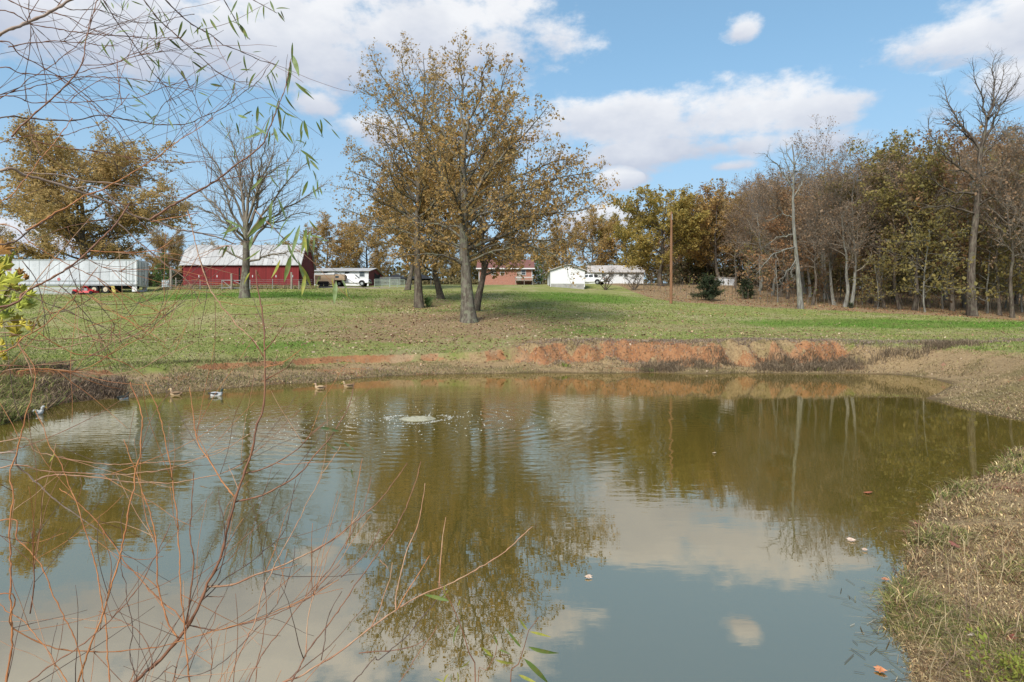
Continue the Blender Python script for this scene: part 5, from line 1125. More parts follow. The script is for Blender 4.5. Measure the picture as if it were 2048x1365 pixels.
def right_bank():
    n = 150000; py = 745 + 690 * rng.random(n) ** .75; px = rng.uniform(1740, 2110, n); D = F * (CAMZ - .3) / (py - HY); x = XD(px, D); d = shore_d(x, D); z = ground(x, D)
    k = (d > -.12 + .1 * rng.random(n)) & (D < 19) & (rng.random(n) < .12 + 1.35 * vnoise(x * 2.2, D * 2.2, 46)); x, D, z, d = x[k], D[k], z[k], d[k]; n = len(x)
    pat = vnoise(x * 1.6, D * 1.6, 40); pat2 = vnoise(x * .7 + 9, D * .7, 41)
    c = pick(rng, [(.46, .33, .17), (.36, .23, .12), (.52, .41, .23), (.20, .12, .07), (.31, .26, .11), (.13, .085, .05)], n, .42)
    g = pick(rng, [(.19, .21, .055), (.25, .24, .07), (.14, .17, .05)], n); f = ((pat + .35 * rng.random(n) + .12 * np.exp(-np.maximum(d, 0) * 1.2)) > .86) & (rng.random(n) < .5); f = f[:, None]; c = np.where(f, g, c)
    rd = pick(rng, [(.26, .12, .08), (.20, .10, .07)], n); c = np.where(((pat2 > .62) & (rng.random(n) < .5))[:, None], rd, c)
    sc = np.clip(D / 6, .6, 1.6)
    blades('matted_bank_grass', np.stack([x, D, np.maximum(z, -.02) - .01], 1), rng.uniform(.02, .085, n) * (.35 + 1.6 * pat ** 2) * (.8 + .3 * sc) * (1 + .7 * (vnoise(x * 4.5, D * 4.5, 44) > .68)), .0030 * sc * rng.uniform(.6, 2.0, n), rng.uniform(.4, 2.3, n), c, rng)
    # taller upright stalks
    n = 700; py = rng.uniform(800, 1365, n); px = rng.uniform(1800, 2080, n); D = F * (CAMZ - .3) / (py - HY); x = XD(px, D); k = shore_d(x, D) > .02; x, D = x[k], D[k]; n = len(x)
    blades('bank_grass_stalks', np.stack([x, D, ground(x, D) - .01], 1), rng.uniform(.15, .42, n), np.full(n, .0022), rng.uniform(.1, 1.2, n), pick(rng, [(.36, .27, .17), (.16, .11, .08), (.42, .33, .2)], n), rng)
right_bank()
def far_wood():
    V, Rr = [], []
    def mass(n, x0, x1, y0, y1, h0, h1, size, sd):
        r = np.random.default_rng(sd); x = r.uniform(x0, x1, n); y = r.uniform(y0, y1, n); top = h0 + (h1 - h0) * vnoise(x * .16, y * .05, sd); z = ground(x, y) + top * r.random(n) ** .9
        p = np.stack([x, y, z], 1); d = nrm(r.normal(0, 1, (n, 3))); e = nrm(np.cross(d, r.normal(0, 1, (n, 3)))); s = size * np.exp(r.normal(0, .3, (n, 1)))
        V.append(np.stack([p - d * s, p + e * s * .6, p + d * s, p - e * s * .6], 1).reshape(-1, 3)); Rr.append(np.repeat(r.random(n) * .6 + .4 * vnoise(x * .3, z * .3, 2), 4))
    mass(36000, 34, 150, 128, 165, 9, 15, .36, 1); mass(14000, 55, 110, 84, 128, 5, 11, .34, 2); mass(9000, 30, 62, 112, 128, 2, 6, .3, 6)
    v = np.concatenate(V); me = np_mesh('distant_wood', v, np.arange(len(v)).reshape(-1, 4), None, {'rnd': np.concatenate(Rr)})
    me.materials.append(leaf_mat('wood_mass_leaves', [(.08, .06, .035), (.13, .09, .05), (.10, .10, .04), (.18, .12, .06)], .2)); tag(link(bpy.data.objects.new('distant_wood', me)), kind='stuff')
    V.clear(); Rr.clear()
    mass(26000, -150, 60, 178, 200, 5, 11, .42, 3); mass(5000, -90, -40, 110, 122, 1, 5, .3, 4); mass(3500, -34, -4, 142, 150, .5, 4.0, .3, 5); mass(3500, 8, 30, 150, 160, 1, 6, .3, 8)
    v = np.concatenate(V); me = np_mesh('distant_treeline', v, np.arange(len(v)).reshape(-1, 4), None, {'rnd': np.concatenate(Rr)})
    me.materials.append(leaf_mat('treeline_leaves', [(.09, .085, .04), (.17, .12, .055), (.13, .12, .05), (.21, .15, .07)], .25)); tag(link(bpy.data.objects.new('distant_treeline', me)), kind='stuff')
far_wood()
def understory():      # thin saplings and brush stems on the wood floor
    n = 1700; D = rng.uniform(64, 112, n); x = rng.uniform(14, 72, n); k = (samp('litter', x, D) > .8) & (D > np.interp(x, [17, 22, 29, 37, 46, 60], [96, 80, 72, 67, 63, 61])); x, D = x[k], D[k]; n = len(x)
    blades('wood_floor_brush', np.stack([x, D, samp('z', x, D) - .05], 1), rng.uniform(.5, 3.2, n), np.full(n, .018), rng.uniform(.05, .5, n), pick(rng, [(.14, .11, .09), (.20, .17, .14), (.10, .075, .05)], n), rng)
    n = 9000; D = rng.uniform(66, 112, n); x = rng.uniform(14, 72, n); k = (samp('litter', x, D) > .8) & (vnoise(x * .3, D * .3, 6) > .5) & (D > np.interp(x, [17, 22, 29, 37, 46, 60], [98, 82, 74, 69, 64, 62])); x, D = x[k], D[k]; n = len(x)
    p = np.stack([x, D, samp('z', x, D) + rng.random(n) * 2.2 + .1], 1); quads_flat('wood_floor_leaves', p, np.full(n, .25), pick(rng, [(.12, .13, .035), (.20, .13, .06), (.16, .10, .05)], n), rng, 1.0)
understory()
def barn_grass():
    n = 9000; x = rng.uniform(XD(335, 84), XD(630, 84), n); D = rng.uniform(81.5, 85.7, n)
    blades('tall_dry_barn_grass', np.stack([x, D, samp('z', x, D) - .02], 1), rng.uniform(.2, .75, n) * np.clip(.3 + vnoise(x * .7, D * .7, 2), .3, 1.1), np.full(n, .03), rng.uniform(.2, 1, n), pick(rng, [(.36, .28, .15), (.30, .24, .12), (.22, .22, .08)], n), rng)
barn_grass()
# ------------------------------------------------------------------ ducks, aerator, floating leaves
M_DUCK = attr_mat('duck_feathers', .7, .25, 30)
M_BILL = pmat('duck_bill', (.45, .30, .08), .5)
def duck(px, py, rz, pal, label, s=1.0):
    x, y = sh(px, py); t = thing('duck', label, 'duck', (x, y, -.03), rz); t.scale = (s * .85,) * 3
    sec = [(-.27, .15, .008, .006), (-.22, .12, .045, .022), (-.15, .09, .085, .055), (-.05, .075, .108, .082), (.05, .07, .11, .088), (.13, .085, .09, .082), (.175, .13, .055, .06), (.185, .18, .038, .042), (.19, .22, .038, .042), (.205, .25, .042, .042), (.235, .258, .036, .034), (.262, .25, .014, .015)]
    p = np.array([(a, 0, b) for a, b, _, _ in sec]); pr = resample(p, 26); u = np.linspace(0, 1, 12); q = np.linspace(0, 1, 26)
    sl = np.concatenate([[0], np.cumsum(np.linalg.norm(np.diff(p, axis=0), axis=1))]); uu = sl / sl[-1]
    g = G(); g.smooth = True; g.tube(pr, np.interp(q, uu, [c for _, _, c, _ in sec]), 14, np.interp(q, uu, [d for *_, d in sec]))
    V = g.V[0]; col = np.tile(np.array(pal[0]), (len(V), 1)); col[V[:, 2] > .105] = pal[1]; col[V[:, 0] < -.17] = pal[2]; hd = (V[:, 0] > .14) & (V[:, 2] > .16); col[hd] = pal[3]; g.col[0] = col
    g.build('body', M_DUCK, t)
    G().tube([(.255, 0, .248), (.29, 0, .24), (.325, 0, .232)], [.016, .018, .012], 8, [.014, .009, .005]).build('bill', M_BILL, t)
    for sd_ in (-1, 1):
        w = G(); w.cur = pal[2]; w.smooth = True; w.tube([(.09, sd_ * .085, .12), (.0, sd_ * .105, .125), (-.1, sd_ * .085, .125), (-.2, sd_ * .03, .14)], [.02, .055, .045, .008], 8, [.012, .022, .018, .006]).build('wing', M_DUCK, t)
        G().tube([(.222, sd_ * .036, .262), (.222, sd_ * .042, .262)], [.006, .005], 6).build('eye', M_DARK, t)
W_, GR, DK, TN, BR = (.75, .75, .74), (.35, .36, .37), (.03, .035, .03), (.50, .36, .22), (.22, .14, .08)
duck(432, 792, R(8), (W_, GR, DK, (.04, .06, .05)), 'grey and white duck with dark head following the tan duck', 1.1)
duck(352, 791, R(170), (TN, BR, BR, TN), 'tan duck swimming between the two grey and white ducks', 1.1)
duck(246, 799, R(70), (W_, DK, DK, DK), 'black and white duck close to the dry brown brush', 1.0)
duck(640, 778, R(175), (TN, TN, BR, (.45, .3, .2)), 'tan duck near the clay shore left of the aerator', 1.0)
duck(697, 774, R(185), (TN, BR, BR, TN), 'pale brown duck swimming nearest to the far shore straw', 1.0)
duck(70, 829, R(15), (W_, W_, GR, W_), 'white duck beside the tall green bank weeds', 1.0)
def aerator():
    x0, y0 = AER; t = thing('pond_aerator', 'bubbling aerator boil ringed with foam on the pond', 'aerator', (x0, y0, 0))
    m, tr, b = new_mat('foam'); b.inputs['Base Color'].default_value = (.42, .42, .38, 1); b.inputs['Roughness'].default_value = .25
    mb, tr, b = new_mat('boiling_water'); b.inputs['Base Color'].default_value = (.36, .34, .24, 1); b.inputs['Roughness'].default_value = .12; b.inputs['IOR'].default_value = 1.4
    n2 = noise(tr, nd(tr, 'ShaderNodeTexCoord').outputs['Object'], 14, 3).outputs[0]; bp = nd(tr, 'ShaderNodeBump'); bp.inputs['Distance'].default_value = .04; tr.links.new(n2, bp.inputs['Height']); tr.links.new(bp.outputs[0], b.inputs['Normal'])
    r = (np.linspace(0, .62, 16) * .8)[:, None]; a = np.linspace(0, 2 * PI, 40, endpoint=False)[None, :]
    z = .045 * np.exp(-(r / .38) ** 2) + .014 * np.sin(r * 30 + 2 * np.sin(3 * a)) * np.exp(-(r / .5) ** 2) * (r > .05) + .006 * np.sin(7 * a + r * 20) * (r > 0)
    z = z * (1 - smooth01(r, .4, .5)) - .012 * smooth01(r, .4, .5); V = np.stack([r * np.cos(a), r * np.sin(a), z + 0 * a], -1).reshape(-1, 3); k = (np.arange(15)[:, None] * 40 + np.arange(40)[None, :]).ravel(); k2 = (np.arange(15)[:, None] * 40 + (np.arange(40)[None, :] + 1) % 40).ravel()
    me = np_mesh('boil', V, np.stack([k, k2, k2 + 40, k + 40], 1), None, None, True); me.materials.append(mb); link(bpy.data.objects.new('boil', me), t)
    def domes(name, px, py, s, parent):
        n = len(px); th = np.arange(6) / 6 * 2 * PI
        ring = np.stack([np.cos(th), np.sin(th), 0 * th], 1); mid = ring * .7 + np.array([0, 0, .55]); top = np.array([[0, 0, .8]])
        tpl = np.concatenate([ring, mid, top]); V = (np.stack([px, py, 0 * px], 1)[:, None, :] + tpl[None] * s[:, None, None]).reshape(-1, 3); b = np.arange(n)[:, None, None] * 13
        j = np.arange(6); q = np.stack([j, (j + 1) % 6, 6 + (j + 1) % 6, 6 + j], 1)[None]; tt = np.stack([6 + j, 6 + (j + 1) % 6, 0 * j + 12], 1)[None]
        me = np_mesh(name, V, (b + q).reshape(-1, 4), (b + tt).reshape(-1, 3), None, True); me.materials.append(m); o = link(bpy.data.objects.new(name, me), parent); o['kind'] = 'stuff'
    a = rng.uniform(0, 2 * PI, 900); r = .75 + rng.normal(0, .05, 900) + .1 * np.sin(3 * a); gap = (np.sin(a * 2.5 + 1) > -.2) & (rng.random(900) < .6); a, r = a[gap], r[gap]
    domes('foam_ring', r * np.cos(a), r * np.sin(a) * 1.0, rng.uniform(.004, .011, len(a)), t)
    a = rng.uniform(0, 2 * PI, 520); r = .3 + 3.6 * rng.random(520) ** 1.1; x = r * np.cos(a) * 1.15 - .5 * rng.random(520) * r; y = r * np.sin(a) * .95 - .3
    domes('floating_bubbles', x, y, .005 + .015 * rng.random(520) ** 2.2, t)
    n = 260; x = rng.uniform(-5.5, .5, n); y = rng.normal(-1.2, 1.6, n); domes('drifting_bubbles', x, y, .004 + .010 * rng.random(n) ** 2, t)
aerator()
def leaf_shape(lobes=5, L=.12):
    """lobed leaf outline with a little curl"""
    pts = [(0, -.35)]
    for k in range(lobes * 2 + 1):
        a = -1.9 + 3.8 * k / (lobes * 2); r = (1.0 if k % 2 == 0 else .52) * (1 - .22 * abs(a) / 1.9); pts.append((math.sin(a) * r * .8, math.cos(a) * r * .75 + .05))
    V = [(0, 0, .02)] + [(x * L, y * L, .10 * L * (x * x * 3 - .3 * math.sin(5 * y))) for x, y in pts]; n = len(pts)
    return V, [(0, 1 + i, 1 + (i + 1) % n) for i in range(n)]
LFM = {}
def lob_leaf(name, loc, rot, L, col, parent=None, label=None, cat=None, group=None):
    key = (round(L, 3), col)
    if key not in LFM:
        V, T = leaf_shape(5, L); me = np_mesh('lobed_leaf', V, None, T); mm = pmat('leaf_%d' % len(LFM), col, .6, .45, 25, spec=.3); me.materials.append(mm); LFM[key] = me
    o = bpy.data.objects.new(name, LFM[key]); o.location = loc; o.rotation_euler = rot; link(o, parent)
    if label: tag(o, label, cat, group)
    return o
for px, py, L, col, lb in [(1737, 988, .13, (.30, .10, .05), 'rust red leaf floating near the dark reflected wood'), (1703, 1082, .10, (.60, .45, .36), 'pale curled leaf floating where wood reflection ends'), (1176, 1156, .08, (.58, .44, .34), 'pale leaf floating beside the reflected oak crown'),
                           (1762, 1343, .085, (.52, .22, .10), 'orange leaf floating close to the grassy bank'), (1832, 1050, .07, (.45, .20, .12), 'small reddish leaf drifting at the bank edge'), (1770, 1162, .07, (.45, .20, .11), 'small orange leaf beside floating straw'), (1730, 1102, .06, (.5, .38, .3), 'tiny tan leaf drifting beside the pale curled leaf'), (1430, 908, .09, (.5, .4, .3), 'tan leaf alone on the open pond')]:
    x, y = sh(px, py); lob_leaf('floating_leaf', (x, y, .012), (R(random.uniform(-8, 8)), R(random.uniform(-8, 8)), random.uniform(0, 6)), L * .75, col, None, lb, 'leaf', 'leaves floating on the pond')
for px, py, L, col, lb in [(2020, 1215, .075, (.24, .07, .05), 'dark red leaf lying on the matted bank grass'), (1945, 1203, .045, (.6, .5, .42), 'small pale leaf lying in a dark hollow of the bank'), (1908, 1040, .10, (.25, .09, .07), 'purplish red leaf caught in the bank grass edge'), (2015, 1290, .07, (.28, .12, .08), 'brown leaf half under the bright green weeds'), (1980, 1235, .04, (.5, .3, .2), 'small tan leaf beside the dark red leaf')]:
    D = F * (CAMZ - .33) / (py - HY); x = XD(px, D); lob_leaf('fallen_leaf', (x, D, gz(x, D) + .045), (R(random.uniform(-25, 25)), R(random.uniform(-25, 25)), random.uniform(0, 6)), L, col, None, lb, 'leaf', 'leaves fallen on the near bank')
def straw_float():      # straw and twiglets floating along the right shore
    n = 230; py = rng.uniform(930, 1365, n); px = np.interp(py, [930, 1000, 1100, 1200, 1365], [1990, 1875, 1820, 1795, 1825]) - np.abs(rng.normal(0, 55, n)); D = F * CAMZ / (py - HY); x = XD(px, D)
    p = np.stack([x, D, 0 * x + .006], 1); a = rng.uniform(0, PI, n); d = np.stack([np.cos(a), np.sin(a) , 0 * a], 1); l = rng.uniform(.015, .09, n)[:, None]; e = np.stack([-np.sin(a), np.cos(a), 0 * a], 1) * .0022
    V = np.stack([p - d * l - e, p + d * l - e, p + d * l + e, p - d * l + e], 1).reshape(-1, 3); me = np_mesh('floating_straw', V, np.arange(4 * n).reshape(-1, 4), None, {'col': np.repeat(pick(rng, [(.4, .33, .22), (.12, .09, .05), (.25, .22, .1)], n), 4, 0)}); me.materials.append(M_BLADE); tag(link(bpy.data.objects.new('floating_straw', me)), kind='stuff')
straw_float()
# ------------------------------------------------------------------ near willow, sapling leaves and weeds
def twig_mat(name, c1, c2):
    return pmat(name, c1, .55, .3, 9, col2=c2, fine=60, spec=.35)
TW = {'o': twig_mat('orange_twig', (.42, .18, .065), (.30, .115, .045)), 'r': twig_mat('red_brown_twig', (.23, .105, .055), (.15, .07, .042)), 'g': twig_mat('grey_twig', (.36, .27, .21), (.22, .15, .11)), 'd': twig_mat('dark_twig', (.075, .05, .04), (.12, .07, .05)), 'p': twig_mat('pale_twig', (.40, .25, .15), (.33, .16, .09))}
Z1 = lambda x, y: (x * .337, y * .337)
Z2 = lambda x, y: (x * .3516, 420 + y * .3516)
Z3 = lambda x, y: (x * .3553, 880 + y * .3553)
Z8 = lambda x, y: (680 + x * .3553, 880 + y * .3553)
ZL = lambda x, y: (x * .2198, 460 + y * .2198)
WIL = thing('willow_tree', 'red-twigged willow leaning over the pond with few narrow green leaves', 'willow', (-3.3, 2.2, gz(-3.3, 2.2)))
WO = np.array(WIL.location)
TRUNK = np.array([(-3.3, 2.2, 0.3), (-3.2, 2.5, 1.1), (-3.25, 2.7, 1.9), (-3.1, 2.9, 2.8), (-3.0, 3.0, 3.8)])
tr3 = resample(TRUNK, 14)
_g = G(); _g.smooth = True; _g.tube(tr3 - WO, np.linspace(.075, .03, 14), 10); _g.build('trunk', TW['g'], WIL)
BR = []
def branch(conv, pts, col, w0, w1, d0, d1, root=None, parent=None):
    """a twig traced as pixels at a near distance (2-4 m); w in photo pixels; runs on to the trunk or the bank where it leaves the picture"""
    q = [conv(*p) for p in pts]; n = len(q); s = np.concatenate([[0], np.cumsum([math.dist(q[i], q[i + 1]) for i in range(n - 1)])]); s = s / s[-1]
    pp = [P(x, y, d0 + (d1 - d0) * s[i]) for i, (x, y) in enumerate(q)]
    r0 = w0 * .48 / F * d0; r1 = max(w1, 1.2) * .48 / F * d1; lead = 0
    if root == 't':         # from the trunk beyond the left edge
        h = np.clip(pp[0][2], .8, 3.7); k = np.argmin(np.abs(tr3[:, 2] - h + .25)); a = tr3[k]; m = (a + pp[0]) / 2 + (pp[0] - pp[1]) * .15; pp = [a, m] + pp; lead = 2
    elif root == 'b':       # from the bank below the frame
        dr = pp[0] - pp[1]; dr[2] = min(dr[2], -.6 * math.hypot(dr[0], dr[1]) - .02); a = pp[0] + dr * (pp[0][2] - .05) / -dr[2]; a[2] = min(gz(a[0], a[1]), .2) - .05; pp = [a] + pp; lead = 1
    c = resample(pp, 40); L = np.linalg.norm(np.diff(c, axis=0), axis=1).sum(); k = int(np.clip(L / .016, 14, 110)); c = resample(pp, k)
    c[1:-1] += np.random.default_rng(len(BR) + 5).normal(0, min(.0012, L * .001), (k - 2, 3))
    rad = r0 + (r1 - r0) * np.linspace(0, 1, k); node = (np.arange(k) % 4 == 2); rad = np.where(node, rad * 1.28 + .0003, rad)
    zig = np.random.default_rng(len(BR) + 900).normal(0, .0032, (k // 4 + 2, 3)); tt = np.arange(k) / 4; c = c + np.stack([np.interp(tt, np.arange(len(zig)), zig[:, j]) for j in range(3)], 1); g = G(); g.smooth = True; g.tube(c - WO, rad, 6)
    o = g.build('branch', TW[col], WIL, recalc=False); BR.append((c, rad, o)); return o
B = branch
# upper twigs against the sky
B(Z1, [(0, 205), (180, 120), (320, 60), (450, -10)], 'g', 7.5, 5, 3.0, 3.2, 't')
B(Z1, [(0, 1005), (160, 1045), (330, 1095), (560, 1165), (700, 1225), (780, 1280), (890, 1310), (1050, 1360), (1250, 1400), (1400, 1450)], 'g', 8.5, 2.5, 2.9, 3.6, 't')
B(Z1, [(890, 1310), (940, 1270), (1100, 1180), (1280, 1070), (1400, 980), (1540, 880), (1590, 790), (1650, 640), (1700, 480), (1730, 350)], 'r', 5, 1.3, 3.25, 3.6)
B(Z1, [(0, 700), (150, 700), (400, 715), (600, 690), (700, 705), (900, 735), (1100, 740), (1230, 690), (1330, 640), (1450, 540), (1530, 480), (1605, 385)], 'd', 4, 1.2, 3.0, 3.5, 't')
B(Z1, [(160, 1365), (330, 1270), (500, 1170), (680, 1085), (800, 1010), (900, 950), (1000, 880), (1130, 790), (1260, 700)], 'o', 3.5, 1.2, 2.7, 3.2)
B(Z1, [(0, 1200), (140, 1070), (250, 930), (350, 820), (430, 700)], 'o', 3.2, 1.4, 2.7, 2.9, 't')
B(Z1, [(60, 820), (180, 700), (300, 600), (400, 500), (480, 380), (500, 250), (540, 130), (580, -10)], 'r', 3.6, 1.6, 2.9, 3.1)
B(Z1, [(0, 590), (130, 500), (250, 430), (380, 330), (480, 240), (570, 170)], 'r', 2.6, 1.1, 3.1, 3.3, 't')
B(Z1, [(600, -10), (700, 140), (800, 270), (900, 420), (980, 520), (1050, 620)], 'd', 2.2, 1.0, 3.3, 3.5)
B(Z1, [(850, -10), (960, 130), (1080, 240), (1200, 350), (1290, 430), (1400, 480), (1500, 495)], 'd', 2.4, .9, 3.4, 3.6)
B(Z1, [(970, -10), (1100, 120), (1210, 190), (1330, 260), (1450, 320), (1560, 360), (1640, 390)], 'd', 2.6, .9, 3.4, 3.7)
B(Z1, [(1320, -10), (1380, 90), (1430, 180), (1480, 230)], 'd', 1.8, .8, 3.5, 3.6); B(Z1, [(1480, -10), (1560, 30), (1640, 80)], 'd', 1.6, .8, 3.6, 3.6)
B(Z1, [(0, 245), (120, 320), (260, 400), (420, 500), (560, 610), (700, 740), (800, 860)], 'r', 3.2, 1.1, 3.0, 3.4, 't')
B(Z1, [(50, 290), (200, 250), (400, 250), (560, 265), (700, 270)], 'r', 2.2, .9, 3.1, 3.3)
B(Z1, [(0, 400), (120, 430), (300, 445), (470, 460), (660, 460), (850, 480), (1000, 510), (1150, 545)], 'r', 2.6, .9, 3.0, 3.5, 't')
B(Z1, [(0, 560), (200, 520), (330, 480), (520, 420), (680, 380), (850, 300), (1000, 240), (1080, 210)], 'r', 2.4, .8, 3.1, 3.5, 't')
B(Z1, [(0, 580), (200, 605), (420, 610), (600, 595), (800, 580), (960, 530), (1130, 470)], 'r', 2.6, .8, 2.9, 3.4, 't')
B(Z1, [(0, 850), (200, 810), (400, 800), (560, 750), (650, 690), (720, 620), (765, 560)], 'r', 2.6, 1.0, 2.9, 3.2, 't')
B(Z1, [(0, 65), (180, 140), (380, 180), (560, 205), (720, 215), (900, 225), (1070, 225)], 'r', 2.8, .9, 3.1, 3.5, 't')
B(Z1, [(20, -10), (160, 50), (380, 90), (500, 160), (640, 210)], 'r', 2.2, .9, 3.2, 3.4); B(Z1, [(300, -10), (420, 60), (600, 60), (800, 130), (960, 130), (1150, 90)], 'd', 1.8, .8, 3.3, 3.5)
B(Z1, [(200, 840), (400, 880), (600, 900), (760, 940), (940, 960), (1160, 970)], 'r', 2.4, .9, 3.0, 3.4)
B(Z1, [(150, 1030), (350, 1045), (500, 1080), (680, 1085), (830, 1120), (960, 1165), (1130, 1190)], 'g', 3.0, 1.2, 3.0, 3.3)
B(Z1, [(430, 1120), (560, 1110), (640, 1160), (690, 1230), (690, 1280), (620, 1320)], 'g', 2.4, 1.4, 3.05, 3.1)
B(Z1, [(170, -10), (180, 180), (170, 330), (150, 480), (150, 600)], 'd', 1.7, .8, 3.2, 3.2); B(Z1, [(100, 0), (200, 180), (300, 330), (330, 380)], 'd', 1.5, .8, 3.3, 3.3)
B(Z1, [(330, 450), (450, 540), (560, 640), (690, 770), (740, 860)], 'r', 1.8, .8, 3.2, 3.3); B(Z1, [(480, 385), (600, 385), (720, 365), (860, 320), (960, 300)], 'r', 1.5, .8, 3.1, 3.3)
B(Z1, [(415, 605), (450, 560), (560, 490), (660, 460)], 'r', 1.6, .9, 3.1, 3.2); B(Z1, [(900, 735), (960, 640), (1060, 560), (1150, 500)], 'd', 1.4, .7, 3.3, 3.4); B(Z1, [(1200, 690), (1160, 590), (1130, 520), (1080, 420)], 'd', 1.4, .7, 3.4, 3.5)
B(Z1, [(1340, 640), (1390, 540), (1400, 490)], 'd', 1.2, .7, 3.45, 3.5); B(Z1, [(720, 620), (700, 470), (690, 350)], 'r', 1.3, .7, 3.2, 3.3); B(Z1, [(250, 930), (180, 790), (170, 720)], 'r', 1.4, .8, 2.9, 2.9)
# middle twigs, in front of the lawn
B(Z2, [(0, 200), (150, 130), (290, 40), (370, -10)], 'd', 4.5, 3, 2.8, 2.9, 't')
B(Z2, [(0, 550), (120, 475), (240, 415), (380, 335), (520, 215), (640, 100), (700, 20), (740, -40)], 'r', 6.5, 3, 2.6, 3.0, 't')
B(Z2, [(0, 810), (130, 730), (300, 610), (400, 520), (470, 440), (555, 320)], 'o', 4.6, 1.4, 2.6, 2.9, 't')
B(Z2, [(0, 80), (160, 180), (270, 250), (420, 330), (560, 390), (720, 490), (860, 560), (960, 610)], 'o', 2.6, 1, 2.9, 3.2, 't')
B(Z2, [(600, 0), (720, 120), (820, 210), (960, 320), (1080, 420), (1140, 530)], 'g', 2.8, 1.2, 3.3, 3.5)
B(Z2, [(1070, 0), (1100, 130), (1130, 260), (1180, 420), (1250, 540), (1330, 640), (1420, 720), (1490, 810)], 'p', 2.0, 2.4, 3.4, 3.2)
B(Z2, [(500, 235), (620, 240), (760, 240), (880, 225), (950, 200), (985, 175)], 'o', 2.6, 1.2, 2.95, 3.1)
B(Z2, [(0, 700), (120, 760), (260, 790), (400, 770), (560, 740), (700, 730), (860, 680), (960, 620), (1010, 530)], 'p', 2.6, 1.0, 2.7, 3.1, 't')
B(Z2, [(0, 720), (200, 740), (380, 735), (540, 710), (720, 700), (830, 650), (940, 560)], 'r', 2.2, .9, 2.8, 3.1, 't')
B(Z2, [(0, 885), (140, 890), (330, 870), (500, 835), (620, 760), (635, 650)], 'r', 3.0, 1.3, 2.7, 2.9, 't'); B(Z2, [(100, 915), (280, 905), (420, 915), (560, 870), (720, 770), (850, 700), (960, 560)], 'o', 2.4, 1, 2.75, 3.1)
B(Z2, [(0, 915), (200, 900), (450, 920), (620, 935), (800, 900), (930, 830), (1100, 760)], 'p', 2.0, .9, 2.9, 3.1, 't')
B(Z2, [(215, 690), (320, 760), (430, 820), (560, 830), (700, 870), (830, 950)], 'o', 2.0, .9, 2.9, 3.1); B(Z2, [(130, 300), (210, 400), (250, 560), (255, 720)], 'd', 2.0, 1.0, 2.9, 2.9); B(Z2, [(330, 420), (460, 560), (560, 700), (640, 850)], 'd', 1.8, .9, 3.0, 3.1)
B(Z2, [(30, 430), (190, 500), (350, 560), (440, 600), (520, 640), (640, 700), (700, 770)], 'd', 1.7, .9, 3.0, 3.1); B(Z2, [(350, 150), (440, 240), (560, 310), (680, 350), (720, 330)], 'r', 1.7, .8, 3.1, 3.2); B(Z2, [(0, 645), (240, 600), (420, 560), (560, 470)], 'd', 1.4, .7, 3.0, 3.0)
B(Z2, [(100, 760), (150, 860), (190, 960)], 'p', 2.2, 2, 2.7, 2.7); B(Z2, [(400, 335), (430, 440), (520, 500), (640, 640), (640, 700)], 'd', 1.6, .8, 2.9, 3.0); B(Z2, [(560, 390), (680, 510), (780, 640), (820, 690)], 'o', 1.5, .8, 3.0, 3.1); B(Z2, [(500, 660), (720, 610), (900, 580), (1000, 530)], 'o', 1.5, .8, 2.9, 3.1)
B(Z2, [(860, 70), (1000, 40), (1130, 20)], 'o', 1.6, 1, 3.2, 3.2); B(Z2, [(1440, 0), (1560, 110), (1640, 190), (1730, 260), (1830, 330)], 'p', 2.0, 1.2, 3.4, 3.5)
# the tall stem in the middle with its side shoots
B(lambda x, y: (x, y), [(262, 1375), (306, 1335), (355, 1278), (384, 1235), (412, 1182), (441, 1107), (458, 1040), (476, 979), (494, 926), (506, 890), (513, 849), (524, 817), (529, 757), (530, 701), (527, 648), (520, 603), (513, 568), (512, 541)], 'r', 9, 2.5, 2.75, 3.1, 'b')
B(lambda x, y: (x, y), [(529, 701), (559, 666), (573, 648)], 'r', 2.2, 1.4, 3.03, 3.0); B(lambda x, y: (x, y), [(528, 712), (513, 690), (499, 672)], 'r', 2.4, 1.4, 3.03, 3.0); B(lambda x, y: (x, y), [(529, 763), (562, 743), (598, 712)], 'r', 2.2, 1.2, 3.0, 2.95); B(lambda x, y: (x, y), [(529, 738), (570, 722), (605, 699)], 'o', 2.0, 1.0, 3.0, 3.1)
B(lambda x, y: (x, y), [(469, 1006), (515, 995), (568, 969), (611, 930), (654, 887), (680, 845), (700, 800), (708, 765)], 'r', 3.4, 1.4, 2.93, 3.2); B(lambda x, y: (x, y), [(490, 949), (526, 940), (576, 912), (615, 880), (650, 845)], 'r', 2.8, 1.2, 2.96, 3.1)
B(lambda x, y: (x, y), [(414, 1173), (462, 1170), (526, 1146), (586, 1122), (640, 1093), (690, 1062), (720, 1020)], 'p', 4.2, 1.5, 2.86, 3.2); B(lambda x, y: (x, y), [(469, 994), (444, 965), (419, 923), (394, 884), (385, 820), (379, 775)], 'o', 3.2, 1.4, 2.93, 3.1)
B(lambda x, y: (x, y), [(412, 1185), (436, 1150), (449, 1100), (448, 1040), (436, 1000)], 'd', 2.4, 1.2, 2.86, 2.9); B(lambda x, y: (x, y), [(400, 1205), (450, 1160), (520, 1110), (570, 1060), (590, 960)], 'd', 2.2, 1.0, 2.85, 3.1)
